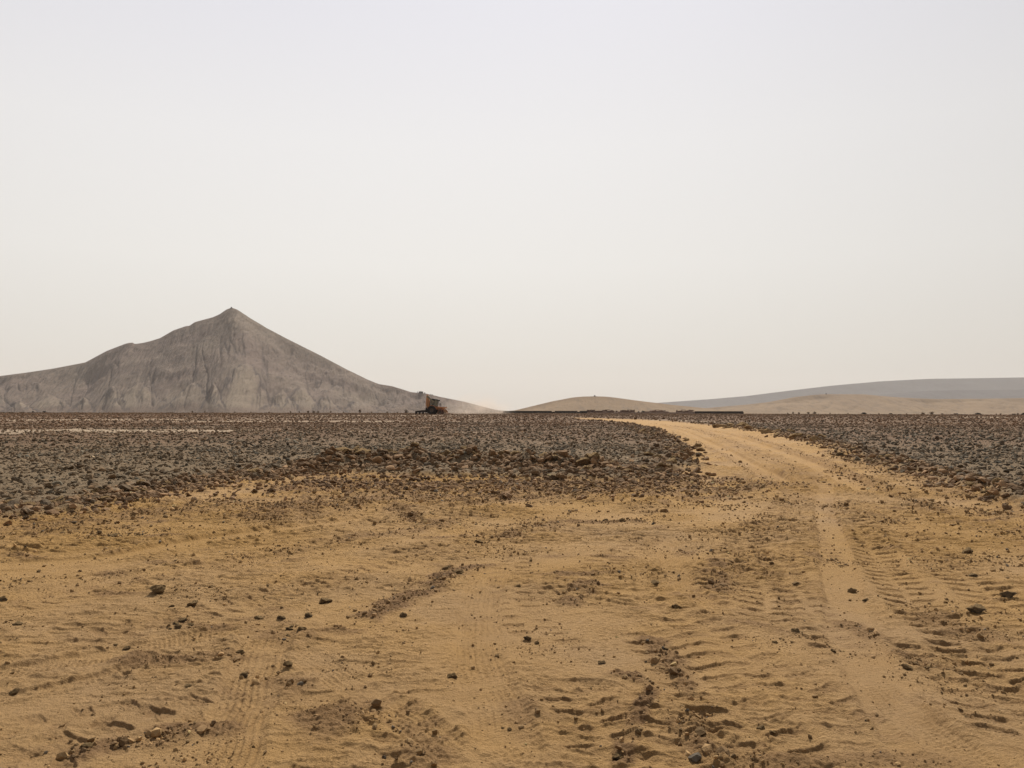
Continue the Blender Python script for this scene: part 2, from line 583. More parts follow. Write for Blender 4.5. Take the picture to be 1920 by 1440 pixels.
def terrain(x, y, detail=True):
    """height and surface masks of the ground at world x, y"""
    x = np.asarray(x, dtype=np.float64)
    y = np.asarray(y, dtype=np.float64)
    n = x.size
    z = base_z(x, y)
    out = {k: np.zeros(n) for k in ("field", "loose", "ochre", "pale", "far")}
    out["sd"] = np.full(n, 60.0)
    r = np.hypot(x, y)
    out["far"] = np.clip(ss(17, 50, r) * (1 + 0.25 * pn(x * .05, y * .05, 61)) , 0, 1)
    I = np.where(r < 420)[0]
    X, Y = x[I], y[I]
    sd = np.full(len(I), 1e9)
    for L in ROAD_LINES:
        sd = np.minimum(sd, seg_dist(X, Y, L)[0])
    ins = inside(X, Y, ROAD)
    sd = np.where(ins, -sd, sd)                                # negative on the track
    wob = 0.35 * pn(X * .7, Y * .7, 21) + 0.22 * pn(X * 2.3, Y * 2.3, 22)
    sd = sd + wob * np.clip(np.hypot(X, Y) / 14, .5, 2)
    out["sd"][I] = sd
    fld = ss(-0.35, 0.35, sd) * (1 - ss(330, 420, r[I]))
    out["field"][:] = 1.0
    out["field"][I] = np.where(r[I] > 330, 1.0, fld)
    # pale caliche strips in the field
    pale = np.zeros(len(I))
    far_i = np.hypot(X, Y) > 30
    J = np.where(far_i)[0]
    for P, wd, a in PLE:
        d = seg_dist(X[J], Y[J], P)[0]
        pale[J] = np.maximum(pale[J], a * (1 - ss(wd * .4, wd * 1.4, d + wd * .5 * pn(X[J] * .35, Y[J] * .35, 33))))
    out["pale"][I] = pale * (0.6 + 0.4 * pn(X * 1.3, Y * 1.3, 34)).clip(0, 1)
    # field relief
    rr = np.hypot(X, Y)
    calm = 1 - .85 * pale
    h = .09 * pale * fld + fld * calm * (0.05 + 0.05 * pn(X * .3, Y * .3, 41) + 0.07 * np.abs(pn(X * 1.3, Y * 1.3, 42)) + 0.05 * np.abs(pn(X * 3.4, Y * 3.4, 43)))
    K = np.where(rr < 60)[0]
    h[K] += fld[K] * 0.025 * np.abs(pn(X[K] * 8, Y[K] * 8, 44))
    h += 0.06 * np.exp(-((sd - .25) / .45) ** 2)               # soil pushed up along the edge
    db = seg_dist(X, Y, BERM)[0]
    h += 0.24 * np.exp(-(db / .75) ** 2) * (1 + .9 * pn(X * 1.2, Y * 1.2, 45) + .8 * pn(X * 3.1, Y * 3.1, 46))
    db = seg_dist(X, Y, BERM_R)[0]
    h += 0.16 * np.exp(-(db / .8) ** 2)
    # track relief
    T = np.where((rr < 75) & (sd < 1.5))[0]
    x2, y2 = X[T], Y[T]
    road = 1 - fld[T]
    hh = 0.020 * fbm(x2 * .8, y2 * .8, 51, 3)
    patch = ss(-.15, .45, pn(x2 * .55, y2 * .75, 52))
    hh += patch * 0.013 * fbm(x2 * 2.6, y2 * 6.0, 53, 3, .6)
    dist2 = np.clip(np.hypot(x2, y2) / 7, .8, 2.2)
    rid = (1 - np.abs(fbm(x2 * 1.9 + .6 * y2, y2 * 4.6, 153, 3, .5))) ** 4
    hh += ss(-.25, .35, pn(x2 * .45 + 9, y2 * .6, 154)) * .026 * rid * dist2
    rid2 = (1 - np.abs(fbm(x2 * 5.0, y2 * 11.0 + x2, 155, 2, .5))) ** 3
    hh += ss(-.1, .5, pn(x2 * .9 + 4, y2 * 1.1, 156)) * .017 * rid2 * dist2
    hh += (1 - patch) * 0.004 * fbm(x2 * 3, y2 * 5, 57, 3, .6)
    lft = ss(-.2, -2.5, x2) * ss(5.5, 8, y2) * ss(-.5, .2, pn(x2 * .5, y2 * .7, 160))
    hh += lft * .020 * (1 - np.abs(fbm(x2 * 1.6 + .25 * y2, y2 * 3.4 - .5 * x2, 161, 3, .55))) ** 4 * dist2
    lo = np.zeros(len(T))
    oc = ss(.0, .6, pn(x2 * .22, y2 * .30, 54) + .25) * ss(5, 9, y2) * (1 - .7 * ss(16, 30, y2))
    smoothing = np.zeros(len(T))
    trk = np.zeros(len(T))
    print_mask = ss(-1.1, -.45, pn(x2 * 1.1, y2 * 1.1, 55))
    for P, wd, kind, dp in TRK:
        lox, hix = P[:, 0].min() - 1, P[:, 0].max() + 1
        loy, hiy = P[:, 1].min() - 1, P[:, 1].max() + 1
        Q = np.where((x2 > lox) & (x2 < hix) & (y2 > loy) & (y2 < hiy))[0]
        if not len(Q): continue
        xq, yq = x2[Q], y2[Q]
        d, s_, lat, run = seg_dist(xq, yq, P)
        lat = lat + 0.03 * pn(xq * 2.1, yq * 2.1, 58)
        d = np.abs(lat) * (d < wd * 1.5) + d * (d >= wd * 1.5)
        env = (1 - ss(wd * .40, wd * .56, d)) * ss(-.1, .35, s_) * (1 - ss(run - .4, run + .1, s_))
        rim = np.exp(-((d - wd * .58) / (wd * .13)) ** 2) * ss(0, .3, s_) * (1 - ss(run - .3, run, s_))
        if kind == 'lug':
            pitch = .21 if wd < .6 else .28
            sj = s_ + .035 * pn(xq * 3.3, yq * 3.3, 59) + .011 * pn(xq * 9, yq * 9, 65)
            ph = sj / pitch + np.abs(lat) * 1.1 + np.where(lat > 0, .5, 0)
            cell = np.floor(ph)
            keep = 0.6 + 0.4 * np.sin(cell * 12.9898 + np.where(lat > 0, 4.1, 0)) ** 2
            wv = np.sin(2 * PI * ph)
            prof = .25 - ss(.25, .62, wv + .20 * pn(xq * 9, yq * 12, 63)) + .12 * pn(xq * 6, yq * 9, 64)
            mid = ss(0.0, .05, np.abs(lat))
            e = env * print_mask[Q] * keep * mid
            hh[Q] += dp * .84 * prof * e - dp * .25 * env + rim * dp * .3
            lo[Q] = np.maximum(lo[Q], .95 * e * (1 - ss(.6, 1.2, 1 - wv)) * min(1, dp / .024) * .5)
            trk[Q] = np.maximum(trk[Q], env)
        elif kind == 'fine':
            e = env * (.4 + .6 * print_mask[Q])
            fade = ss(-.35, .2, pn(xq * 3.7, yq * 2.9, 62))
            e = e * (.25 + .75 * fade)
            g = np.sin(2 * PI * lat / .041) + .5 * np.sin(2 * PI * lat / .063 + 1)
            rib = np.sin(2 * PI * s_ / .035 + np.where(np.sin(2 * PI * lat / .082) > 0, PI, 0))
            hh[Q] = hh[Q] * (1 - .6 * env) + e * dp * (.42 * np.tanh(g * 1.5) + .22 * rib) - env * dp * .7 + rim * dp * .9
        else:
            hh[Q] = hh[Q] * (1 - .8 * env) - env * dp + rim * dp * .6
            smoothing[Q] = np.maximum(smoothing[Q], env)
    for P, wd, a in LSE:
        lox, hix = P[:, 0].min() - 2 * wd - .3, P[:, 0].max() + 2 * wd + .3
        loy, hiy = P[:, 1].min() - 2 * wd - .3, P[:, 1].max() + 2 * wd + .3
        Q = np.where((x2 > lox) & (x2 < hix) & (y2 > loy) & (y2 < hiy))[0]
        if not len(Q): continue
        d = seg_dist(x2[Q], y2[Q], P)[0]
        e = a * (1 - ss(wd * .35, wd * 1.15, d + wd * .55 * pn(x2[Q] * 2.2 / max(wd * 3, .5), y2[Q] * 2.2 / max(wd * 3, .5), 56)))
        e = e * ss(-.5, .2, pn(x2[Q] * 3.1, y2[Q] * 3.1, 66))
        lo[Q] = np.maximum(lo[Q], e)
    # scattered churned spots
    sp = ss(.42, .8, pn(x2 * 1.4, y2 * 2.2, 67)) * (1 - .8 * smoothing) * .8
    lo = np.maximum(lo, sp)
    hh += lo * (0.012 + 0.018 * np.abs(pn(x2 * 9, y2 * 9, 68)) + 0.013 * pn(x2 * 21, y2 * 21, 69) + .008 * pn(x2 * 47, y2 * 47, 72))
    nearm = 1 - ss(9, 20, np.hypot(x2, y2))
    hh += (1 - .6 * smoothing) * nearm * 0.0050 * pn(x2 * 22, y2 * 30, 70) * ss(-.5, .4, pn(x2 * 1.6, y2 * 2, 73))
    hh += (1 - .5 * smoothing) * nearm * 0.0034 * pn(x2 * 55, y2 * 60, 71) * ss(-.6, .3, pn(x2 * 2.6, y2 * 3, 74))
    h[T] += hh * road
    z[I] += h
    out["loose"][I[T]] = lo
    out["ochre"][I[T]] = oc
    out["z"] = z
    return out


# ------------------------------------------------------------------ ground sheet
def build_ground():
    def geo(a, b, q):
        k = max(2, int(math.log(b / a) / q))
        return list(a * (b / a) ** (np.arange(k) / k))
    rows = geo(.3, 2.9, .05) + geo(2.9, 14, .0016) + geo(14, 24, .0022) + geo(24, 60, .0036) + geo(60, 260, .0075) + geo(260, 7000, .06) + [7000]
    rr = np.array(rows)
    dense = np.arange(-R(40), R(40), .00105)
    coarse = np.arange(R(40), 2 * PI - R(40), .03)
    az = np.concatenate([dense, coarse])
    C = len(az)
    Rn = len(rr)
    A, B = np.meshgrid(az, rr)
    x = (B * np.sin(A)).ravel()
    y = (B * np.cos(A)).ravel()
    t = terrain(x, y)
    V = np.stack([x, y, t["z"]], 1)
    i = np.arange(Rn - 1)[:, None] * C
    j = np.arange(C)[None, :]
    j2 = (j + 1) % C
    F = np.stack([i + j, i + C + j, i + C + j2, i + j2], -1).reshape(-1, 4)
    F = F[:, ::-1]
    V = np.vstack([V, [[0, 0, 0]]])
    for k in ("field", "loose", "ochre", "pale", "far"):
        t[k] = np.append(t[k], 0)
    o = np_mesh("ground", V, F, M_GROUND, smooth=True, attrs={k: t[k] for k in ("field", "loose", "ochre", "pale", "far")})
    tag(o, kind="structure")
    o["label"] = "sandy dirt track and ploughed stony plain"


build_ground()

# ------------------------------------------------------------------ mountain and hills
def hill(name, prof, D, width_k, width_0, mat, nu=420, nv=120, gully=0.0, fans=(), back=None, seed=1, rough=1.0, base=-7.0, apron=0.0, pw=1.25):
    """ridge line given in photo pixels, set at depth D; slopes run down to the plain in front and behind"""
    pts = np.array([at_dist(px, py, D) for px, py in prof])
    u = np.linspace(pts[0, 0], pts[-1, 0], nu)
    P = np.interp(u, pts[:, 0], pts[:, 2]) - base
    k = np.array([.25, .5, .25])
    for _ in range(1):
        P[1:-1] = np.convolve(P, k, 'valid')
    env = ss(0, .05, (u - u[0]) / (u[-1] - u[0])) * ss(0, .05, (u[-1] - u) / (u[-1] - u[0]))
    Pm = P.copy()
    kw = int(nu * .055) | 1
    ker = np.hanning(kw + 2)[1:-1]; ker /= ker.sum()
    Ps = np.convolve(np.pad(Pm, kw // 2, mode='edge'), ker, 'valid')
    W = width_0 + width_k * Ps
    v = np.concatenate([-np.linspace(1, 0, nv) ** 1.0, np.linspace(0, 1, nv // 3)[1:]])
    U, Vv = np.meshgrid(u, v)
    Y = D + Vv * W[None, :]
    X = U * Y / D
    a = np.abs(Vv)
    f = (1 - a) ** pw
    blend = ss(0, .3, a)
    wp = 45 * ss(0, .35, a) * fbm(U * .006, a * 2.2, 170 + seed, 3) * min(1, gully)
    H = (np.interp(U + wp, u, P) * (1 - blend) + np.interp(U + wp, u, Ps) * blend) * f
    n = fbm(X * .012 + 7 * seed, Y * .0035, 80 + seed, 5, .55)
    n2 = fbm(X * .045 + 7 * seed, Y * .008, 90 + seed, 4, .55)
    n3 = fbm(X * .004, Y * .004, 95 + seed, 4)
    n4 = fbm(X * .11 + .03 * Y, Y * .012, 105 + seed, 3, .6)
    bell = ss(0, .12, a) * (1 - ss(.75, 1, a))
    H = H + bell * gully * (6.0 * n - 3.2 * np.abs(n) - 4.0 * np.abs(n2) * (1 - .5 * ss(.5, .8, a)) - 1.6 * np.abs(n4) + 5 * n3)
    H = H + rough * 1.0 * ss(0, .04, a) * (1 - a) * fbm(X * .05, Y * .05, 99 + seed, 4, .6)
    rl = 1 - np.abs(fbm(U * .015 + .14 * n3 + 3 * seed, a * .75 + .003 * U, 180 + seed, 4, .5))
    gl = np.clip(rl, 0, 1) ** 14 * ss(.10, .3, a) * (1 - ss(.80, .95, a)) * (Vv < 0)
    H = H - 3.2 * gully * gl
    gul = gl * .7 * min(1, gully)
    fan = np.zeros_like(H)
    addh = np.zeros_like(H)
    for fx, a0, half in fans:                                     # smooth triangular spurs along the foot, cut by gullies
        uc = at_dist(fx, 740, D)[0]
        hw_full = half / FPX * D
        t_ = np.clip((a - a0) / (.97 - a0), 0, 1)
        hw = t_ ** .8 * hw_full + 1
        ww = np.abs(U - uc + 16 * n3 + 8 * n + .22 * hw_full * math.sin(fx) * (1 - t_)) / (hw * (1 + .25 * n4))
        m_ = np.clip(1 - ww, 0, 1) ** .75 * (.55 + .45 * math.sin(fx * 1.7) ** 2)
        addh = np.maximum(addh, np.where(Vv < 0, 15 * ss(0, .25, t_) * (1 - t_) ** .7 * m_, 0))
        fan = np.maximum(fan, np.where(Vv < 0, ss(.02, .45, t_) * (1 - ss(.4, 1.05, ww)) * (.45 + .5 * ss(-.3, .3, n)), 0))
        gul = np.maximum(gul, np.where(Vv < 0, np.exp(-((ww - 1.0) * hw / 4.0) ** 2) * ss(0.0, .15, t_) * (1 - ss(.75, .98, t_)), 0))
    H = H + addh
    Z = base + np.maximum(H, -1.0) * 1.0
    ap = np.clip((1 - ss(4, 14, Z + 5 * n - .6 * n2)) * apron * (Vv < 0), 0, 1)
    Vx = np.stack([X.ravel(), Y.ravel(), Z.ravel()], 1)
    C = len(u)
    i = np.arange(len(v) - 1)[:, None] * C
    j = np.arange(C - 1)[None, :]
    F = np.stack([i + j, i + j + 1, i + C + j + 1, i + C + j], -1).reshape(-1, 4)
    o = np_mesh(name, Vx, F, mat, smooth=True, attrs={"apron": ap.ravel(), "gully": gul.ravel(), "fan": fan.ravel()})
    tag(o, kind="structure")
    return o


M_MOUNT = hill_mat("mountain_rock", (0.215, 0.167, 0.124), (0.186, 0.134, 0.107), (0.072, 0.053, 0.045), .008, .66, (0.170, 0.119, 0.086), (0.252, 0.198, 0.142), .045)
M_SAND = hill_mat("sand_hill", (0.255, 0.174, 0.100), (0.195, 0.132, 0.078), (0.095, 0.068, 0.048), .006, .55)
M_PLAT = hill_mat("plateau_rock", (0.088, 0.080, 0.082), (0.072, 0.066, 0.070), (0.045, 0.04, 0.042), .003, .3)

mount_prof = [(-420, 752), (-300, 738), (-150, 722), (0, 705), (50, 698.5), (100, 691), (160, 679.5), (200, 658), (235, 644.5), (241, 643), (250, 642.3), (252, 645), (268, 643),
              (282, 639.5), (300, 634), (325, 619.5), (350, 611), (355, 611), (365, 604), (385, 598.5), (400, 594.5), (412, 589), (425, 580),
              (432, 577.6), (437, 577.6), (445, 580.5), (452, 585), (470, 597), (492, 610), (500, 615), (540, 636), (600, 666), (650, 692.5), (690, 712), (710, 720), (735, 724), (755, 730), (770, 735),
              (800, 738), (825, 744), (845, 748), (870, 753), (900, 761), (930, 768.5), (960, 772), (1010, 776)]
mount = hill("mountain", mount_prof, 1700, 1.7, 120, M_MOUNT, nu=1100, nv=300, gully=1.0, seed=2, apron=1.0, rough=1.2,
     fans=[(-30, .5, 60), (38, .62, 34), (96, .42, 62), (150, .60, 30), (206, .52, 44), (272, .46, 66), (366, .56, 50), (402, .66, 26), (456, .44, 62), (524, .60, 36), (566, .50, 48), (618, .62, 34), (676, .52, 58), (752, .62, 52)])
mount["label"] = "grey pyramid shaped desert mountain"
hill_prof = [(880, 776), (930, 773), (965, 769.5), (1000, 761), (1035, 752.5), (1075, 745), (1095, 743.4), (1115, 743), (1135, 743.6), (1150, 745), (1190, 750.5),
             (1230, 755.5), (1260, 759), (1300, 763), (1350, 768), (1420, 773), (1500, 776)]
h1 = hill("hill", hill_prof, 1050, 2.2, 90, M_SAND, nu=300, nv=80, gully=.15, seed=3, rough=.35)
h1["label"] = "low rounded sandy hill in the middle"
tan_prof = [(1180, 776), (1260, 770), (1330, 764.5), (1400, 758.5), (1440, 754), (1490, 744.5), (1530, 740), (1549, 739), (1620, 739.3), (1670, 744), (1720, 747), (1760, 748.2),
            (1840, 747.5), (1920, 746.5), (2050, 745), (2250, 750), (2450, 765), (2600, 776)]
h2 = hill("sand_hill", tan_prof, 1700, 2.5, 160, M_SAND, nu=360, nv=90, gully=.55, seed=4, rough=.5, pw=1.1)
h2["label"] = "long tan sand hill below the plateau"
step_prof = [(1480, 765), (1560, 753), (1620, 744), (1680, 737), (1740, 732.5), (1800, 731), (1860, 731), (1920, 730), (2050, 729), (2300, 735), (2500, 760)]
h3 = hill("plateau_step", step_prof, 3900, 2.0, 300, M_PLAT, nu=260, nv=60, gully=.5, seed=5, rough=.6)
h3["label"] = "hazy grey lower step of the plateau"
plat_prof = [(1090, 775), (1160, 764), (1230, 755.6), (1330, 748.5), (1400, 742.5), (1475, 733), (1560, 723), (1650, 715), (1740, 710.3), (1800, 709.5), (1920, 707.6), (2100, 706), (2350, 712), (2600, 740)]
h4 = hill("plateau", plat_prof, 5000, 2.4, 300, M_PLAT, nu=300, nv=70, gully=.6, seed=6, rough=.8)
h4["label"] = "hazy blue grey flat topped plateau"

# ------------------------------------------------------------------ stones
def ico(sub):
    bm = bmesh.new()
    bmesh.ops.create_icosphere(bm, subdivisions=sub, radius=1)
    V = np.array([v.co[:] for v in bm.verts])
    F = np.array([[v.index for v in f.verts] for f in bm.faces])
    bm.free()
    return V, F


def rock_shape(sub, seed, planes=9, rough=.10, flat=.75):
    g = np.random.default_rng(seed)
    V, F = ico(sub)
    for _ in range(planes):
        nrm = g.normal(size=3)
        nrm /= np.linalg.norm(nrm)
        d = g.uniform(.48, .85)
        e = np.maximum(0, V @ nrm - d)
        V = V - e[:, None] * nrm
    o = g.uniform(0, 90, 3)
    for f, a in ((1.6, rough * 1.5), (4.0, rough * .7), (9.0, rough * .35)):
        if sub < 3 and f > 3: a *= .5
        q = V * f + o
        dd = pn(q[:, 0] + q[:, 2] * .7, q[:, 1] - q[:, 2] * .6, seed % 50) + pn(q[:, 2], q[:, 0] + 3, seed % 50 + 7)
        V = V * (1 + a * dd)[:, None]
    V[:, 2] *= flat
    return V, F


def rot_mats(n, g, tilt=.5):
    a, b, c = g.uniform(0, 2 * PI, n), g.normal(0, tilt, n), g.normal(0, tilt, n)
    ca, sa, cb, sb, cc, sc_ = np.cos(a), np.sin(a), np.cos(b), np.sin(b), np.cos(c), np.sin(c)
    Z = np.zeros(n); O = np.ones(n)
    Rz = np.stack([ca, -sa, Z, sa, ca, Z, Z, Z, O], 1).reshape(n, 3, 3)
    Ry = np.stack([cb, Z, sb, Z, O, Z, -sb, Z, cb], 1).reshape(n, 3, 3)
    Rx = np.stack([O, Z, Z, Z, cc, -sc_, Z, sc_, cc], 1).reshape(n, 3, 3)
    return Rz @ Ry @ Rx


def scatter_mesh(name, x, y, z, size, cols, shapes, g, asp=(.7, 1.35), sink=.25, mat=None, smooth=False):
    n = len(x)
    pick = g.integers(0, len(shapes), n)
    Vs, Fs, Cs = [], [], []
    off = 0
    for k, (V, F) in enumerate(shapes):
        I = np.where(pick == k)[0]
        if not len(I): continue
        m = len(I)
        sc = size[I, None] * g.uniform(asp[0], asp[1], (m, 3))
        sc[:, 2] *= .8
        M = rot_mats(m, g, .45)
        W = np.einsum('mij,mvj->mvi', M, V[None] * sc[:, None, :])
        W += np.stack([x[I], y[I], z[I] + size[I] * (.55 - sink * 2 * g.uniform(.3, 1, m))], 1)[:, None, :]
        Vs.append(W.reshape(-1, 3))
        Fs.append((F[None] + (np.arange(m) * len(V))[:, None, None] + off).reshape(-1, 3))
        Cs.append(np.repeat(cols[I], len(V), axis=0))
        off += m * len(V)
    return np_mesh(name, np.vstack(Vs), np.vstack(Fs), mat or M_RUBBLE, smooth, cols=np.vstack(Cs))


SH0 = [rock_shape(1, 300 + i, 5, .10) for i in range(10)]
SH1 = [rock_shape(2, 320 + i, 9, .12) for i in range(10)]
SHT = []
SH1B = [rock_shape(1, 340 + i, 7, .14) for i in range(10)]
for i in range(10):
    V, F = ico(1)
    g_ = np.random.default_rng(400 + i)
    V = V * g_.uniform(.62, 1.25, (len(V), 1))
    SHT.append((V, F))


def field_cols(x, y, sd, g):
    r = np.hypot(x, y)
    n = len(x)
    near = np.array([.172, .126, .078])
    red = np.array([.162, .095, .052])
    grey = np.array([.138, .110, .076])
    edge = np.array([.160, .102, .056])
    f = ss(30, 90, r)[:, None]
    c = near * (1 - f) + red * f
    gr = (ss(.15, .4, x / (y + 1e-3)) * (1 - ss(40, 90, r)))[:, None] * .8
    gr = np.maximum(gr, (.55 * ss(0, .5, pn(x * .12, y * .06, 77)) * (1 - ss(70, 120, r)))[:, None])
    c = c * (1 - gr) + grey * gr
    e = (np.exp(-np.maximum(sd, 0) / 1.0) * .8)[:, None]
    c = c * (1 - e) + edge * e
    c = c * np.exp(g.normal(0, .26, n))[:, None]
    warm = g.normal(0, .06, n)
    c[:, 0] *= 1 + warm
    c[:, 2] *= 1 - warm
    return np.clip(c, .02, .5)


def scatter_band(name, r0, r1, dens, smin, smax, shapes, seed, half=R(39), power=2.2, thin_pale=True):
    g = np.random.default_rng(seed)
    area = half * (r1 ** 2 - r0 ** 2)
    n = int(area * dens)
    a = g.uniform(-half, half, n)
    r = np.sqrt(g.uniform(r0 ** 2, r1 ** 2, n))
    x, y = r * np.sin(a), r * np.cos(a)
    t = terrain(x, y)
    keep = (t["sd"] > -.12 + .2 * g.normal(size=n)) & (g.uniform(size=n) > t["pale"] * 1.25)
    # clumps
    keep &= g.uniform(size=n) < .42 + .8 * ss(-.35, .4, fbm(x * .33, y * .33, 88, 3, .6))
    x, y, z, sd = x[keep], y[keep], t["z"][keep], t["sd"][keep]
    s = smin + (smax - smin) * g.uniform(size=len(x)) ** power
    s *= 1 + .35 * np.exp(-np.maximum(sd, 0) / .8)
    return x, y, z, s, field_cols(x, y, sd, g), g


bands = [
    scatter_band("a", 9, 36, 33, .022, .100, SH1, 11, power=2.7) + (SH1,),
    scatter_band("b", 9, 36, 45, .015, .04, SHT, 12) + (SHT,),
    scatter_band("c", 36, 85, 19.0, .03, .125, SH1B, 13, power=2.8) + (SH1B,),
    scatter_band("d", 85, 240, 3.2, .05, .17, SH0, 14) + (SH0,),
]
def scatter_line(pts, n, spread, smin, smax, seed, col=(.200, .124, .066)):
    g = np.random.default_rng(seed)
    P = poly(pts)
    L = np.concatenate([[0], np.cumsum(np.hypot(*np.diff(P, axis=0).T))])
    t = g.uniform(0, L[-1], n)
    x = np.interp(t, L, P[:, 0]) + g.normal(0, spread, n)
    y = np.interp(t, L, P[:, 1]) + g.normal(0, spread * 1.3, n)
    tt = terrain(x, y)
    kk = (tt['sd'] > -.7) | (g.uniform(size=n) < .22) | (seed in (92, 96))
    x, y, tt, n = x[kk], y[kk], {'z': tt['z'][kk]}, int(kk.sum())
    s = smin + (smax - smin) * g.uniform(size=n) ** 2.2
    c = np.array(col) * np.exp(g.normal(0, .3, n))[:, None]
    return x, y, tt["z"], s, np.clip(c, .02, .4), g, SH1


bands.append(scatter_line([(600, 885), (690, 877), (760, 872), (850, 872), (940, 875), (1010, 882), (1100, 890), (1240, 893)], 3000, .75, .025, .14, 91))
bands.append(scatter_line([(500, 912), (700, 908), (900, 910), (1100, 908), (1230, 902)], 3300, 1.0, .015, .075, 92))
bands.append(scatter_line([(1272, 882), (1270, 850), (1248, 825), (1212, 806), (1160, 794)], 1300, .6, .03, .15, 93))
bands.append(scatter_line([(1350, 802), (1400, 808), (1450, 816), (1540, 838), (1650, 866), (1770, 902), (1920, 946)], 2600, .4, .025, .12, 94))
bands.append(scatter_line([(0, 972), (110, 960), (240, 938), (360, 914), (500, 897), (620, 886)], 2200, .4, .02, .085, 95))
bands.append(scatter_line([(1330, 935), (1400, 912), (1480, 905)], 260, .6, .015, .05, 96, (.30, .19, .095)))
parts = []
for x, y, z, s, c, g, sh in bands:
    parts.append(scatter_mesh("field_rubble", x, y, z, s, c, sh, g))
# join the bands into ONE mesh of rubble
def join_meshes(objs, name):
    Vs, Fs, Cs, off = [], [], [], 0
    for o in objs:
        me = o.data
        n, m = len(me.vertices), len(me.polygons)
        v = np.empty(n * 3, np.float32); me.vertices.foreach_get("co", v)
        f = np.empty(m * 3, np.int32); me.loops.foreach_get("vertex_index", f)
        c = np.empty(n * 4, np.float32); me.attributes["tint"].data.foreach_get("color", c)
        Vs.append(v.reshape(-1, 3)); Fs.append(f.reshape(-1, 3) + off); Cs.append(c.reshape(-1, 4)[:, :3])
        off += n
        bpy.data.objects.remove(o); bpy.data.meshes.remove(me)
    return np_mesh(name, np.vstack(Vs), np.vstack(Fs), M_RUBBLE, False, cols=np.vstack(Cs))


rub = join_meshes(parts, "field_rubble")
tag(rub, "countless small clods and stones covering the ploughed field", "rubble", kind="stuff")


# crumbs of loose soil on the track
def crumbs():
    g = np.random.default_rng(21)
    X, Y, Sz = [], [], []
    def add(x, y, s):
        X.append(x); Y.append(y); Sz.append(s)
    for P, wd, a in LSE:
        L = np.hypot(*np.diff(P, axis=0).T)
        tot = L.sum()
        dist = np.hypot(*P.mean(0))
        n = int(min(5200, tot * wd * 2 * 420 * a / max(1, dist / 5)))
        cum = np.concatenate([[0], np.cumsum(L)])
        t = g.uniform(0, tot, n)
        px = np.interp(t, cum, P[:, 0]) + g.normal(0, wd * .5, n)
        py = np.interp(t, cum, P[:, 1]) + g.normal(0, wd * .5, n)
        s = np.minimum(np.minimum(.0045 + .012 * g.exponential(.4, n), .032) * min(max(1, dist / 9), 2.2), .05)
        if dist > 22: s *= .7
        add(px, py, s)
    n = 420000
    a = g.uniform(-R(38), R(38), n)
    r = np.sqrt(g.uniform(2.7 ** 2, 15 ** 2, n))
    x, y = r * np.sin(a), r * np.cos(a)
    k = g.uniform(size=n) < np.clip(.07 + .55 * ss(.1, .7, fbm(x * .8, y * 1.0, 131, 3)), 0, 1) * np.clip(6.5 / r, .3, 1.2)
    x, y = x[k], y[k]
    add(x, y, np.minimum(.0026 + .0042 * g.exponential(.5, len(x)), .018) * np.clip(np.hypot(x, y) / 6, 1, 2.4))
    n = 16000
    a = g.uniform(-R(38), R(38), n)
    r = np.sqrt(g.uniform(11 ** 2, 36 ** 2, n))
    x, y = r * np.sin(a), r * np.cos(a)
    k = g.uniform(size=n) < .06 + .5 * ss(.15, .8, fbm(x * .4, y * .5, 132, 3))
    add(x[k], y[k], np.minimum(.010 + .02 * g.exponential(.4, k.sum()), .07))
    x, y, s = np.concatenate(X), np.concatenate(Y), np.concatenate(Sz)
    t = terrain(x, y)
    k = (t["sd"] < .5) & (g.uniform(size=len(x)) < .3 + .9 * t["loose"] + (s > 0.012) * .2)
    x, y, s, z, lo = x[k], y[k], s[k], t["z"][k], t["loose"][k]
    sand, brown = np.array([.30, .195, .088]), np.array([.19, .112, .057])
    f = (.35 + .5 * lo)[:, None] * g.uniform(.3, 1, len(x))[:, None]
    c = (sand * (1 - f) + brown * f) * np.exp(g.normal(0, .28, len(x)))[:, None]
    gk = g.uniform(size=len(x)) < .025
    c[gk] = np.array([.14, .115, .085]) * np.exp(g.normal(0, .3, gk.sum()))[:, None]
    o = scatter_mesh("soil_crumbs", x, y, z, s, np.clip(c, .02, .5), SHT, g, sink=.2)
    tag(o, "loose crumbs of soil strewn over the dirt track", "crumbs", kind="stuff")


crumbs()

# --- single stones ---
M_GREY = stone_mat("grey_stone", (0.165, 0.137, 0.103), (0.245, 0.206, 0.156))
M_PALE = stone_mat("pale_stone", (0.26, 0.205, 0.145), (0.33, 0.27, 0.20))
M_BROWN = stone_mat("brown_clod", (0.200, 0.122, 0.064), (0.270, 0.175, 0.092))
M_TAN = stone_mat("tan_clod", (0.260, 0.175, 0.095), (0.330, 0.235, 0.135))
SH3 = [rock_shape(4, 500 + i, 11, .10, .8) for i in range(14)]
rock_me = {}
for mname, mm in (("grey", M_GREY), ("pale", M_PALE), ("brown", M_BROWN), ("tan", M_TAN)):
    for i, (V, F) in enumerate(SH3):
        o = np_mesh("stone", V, F, mm, smooth=False)
        rock_me[mname, i] = o.data
        bpy.data.objects.remove(o)
proto_stone = bpy.data.objects.new("stone", rock_me["grey", 0])
_used = [False]


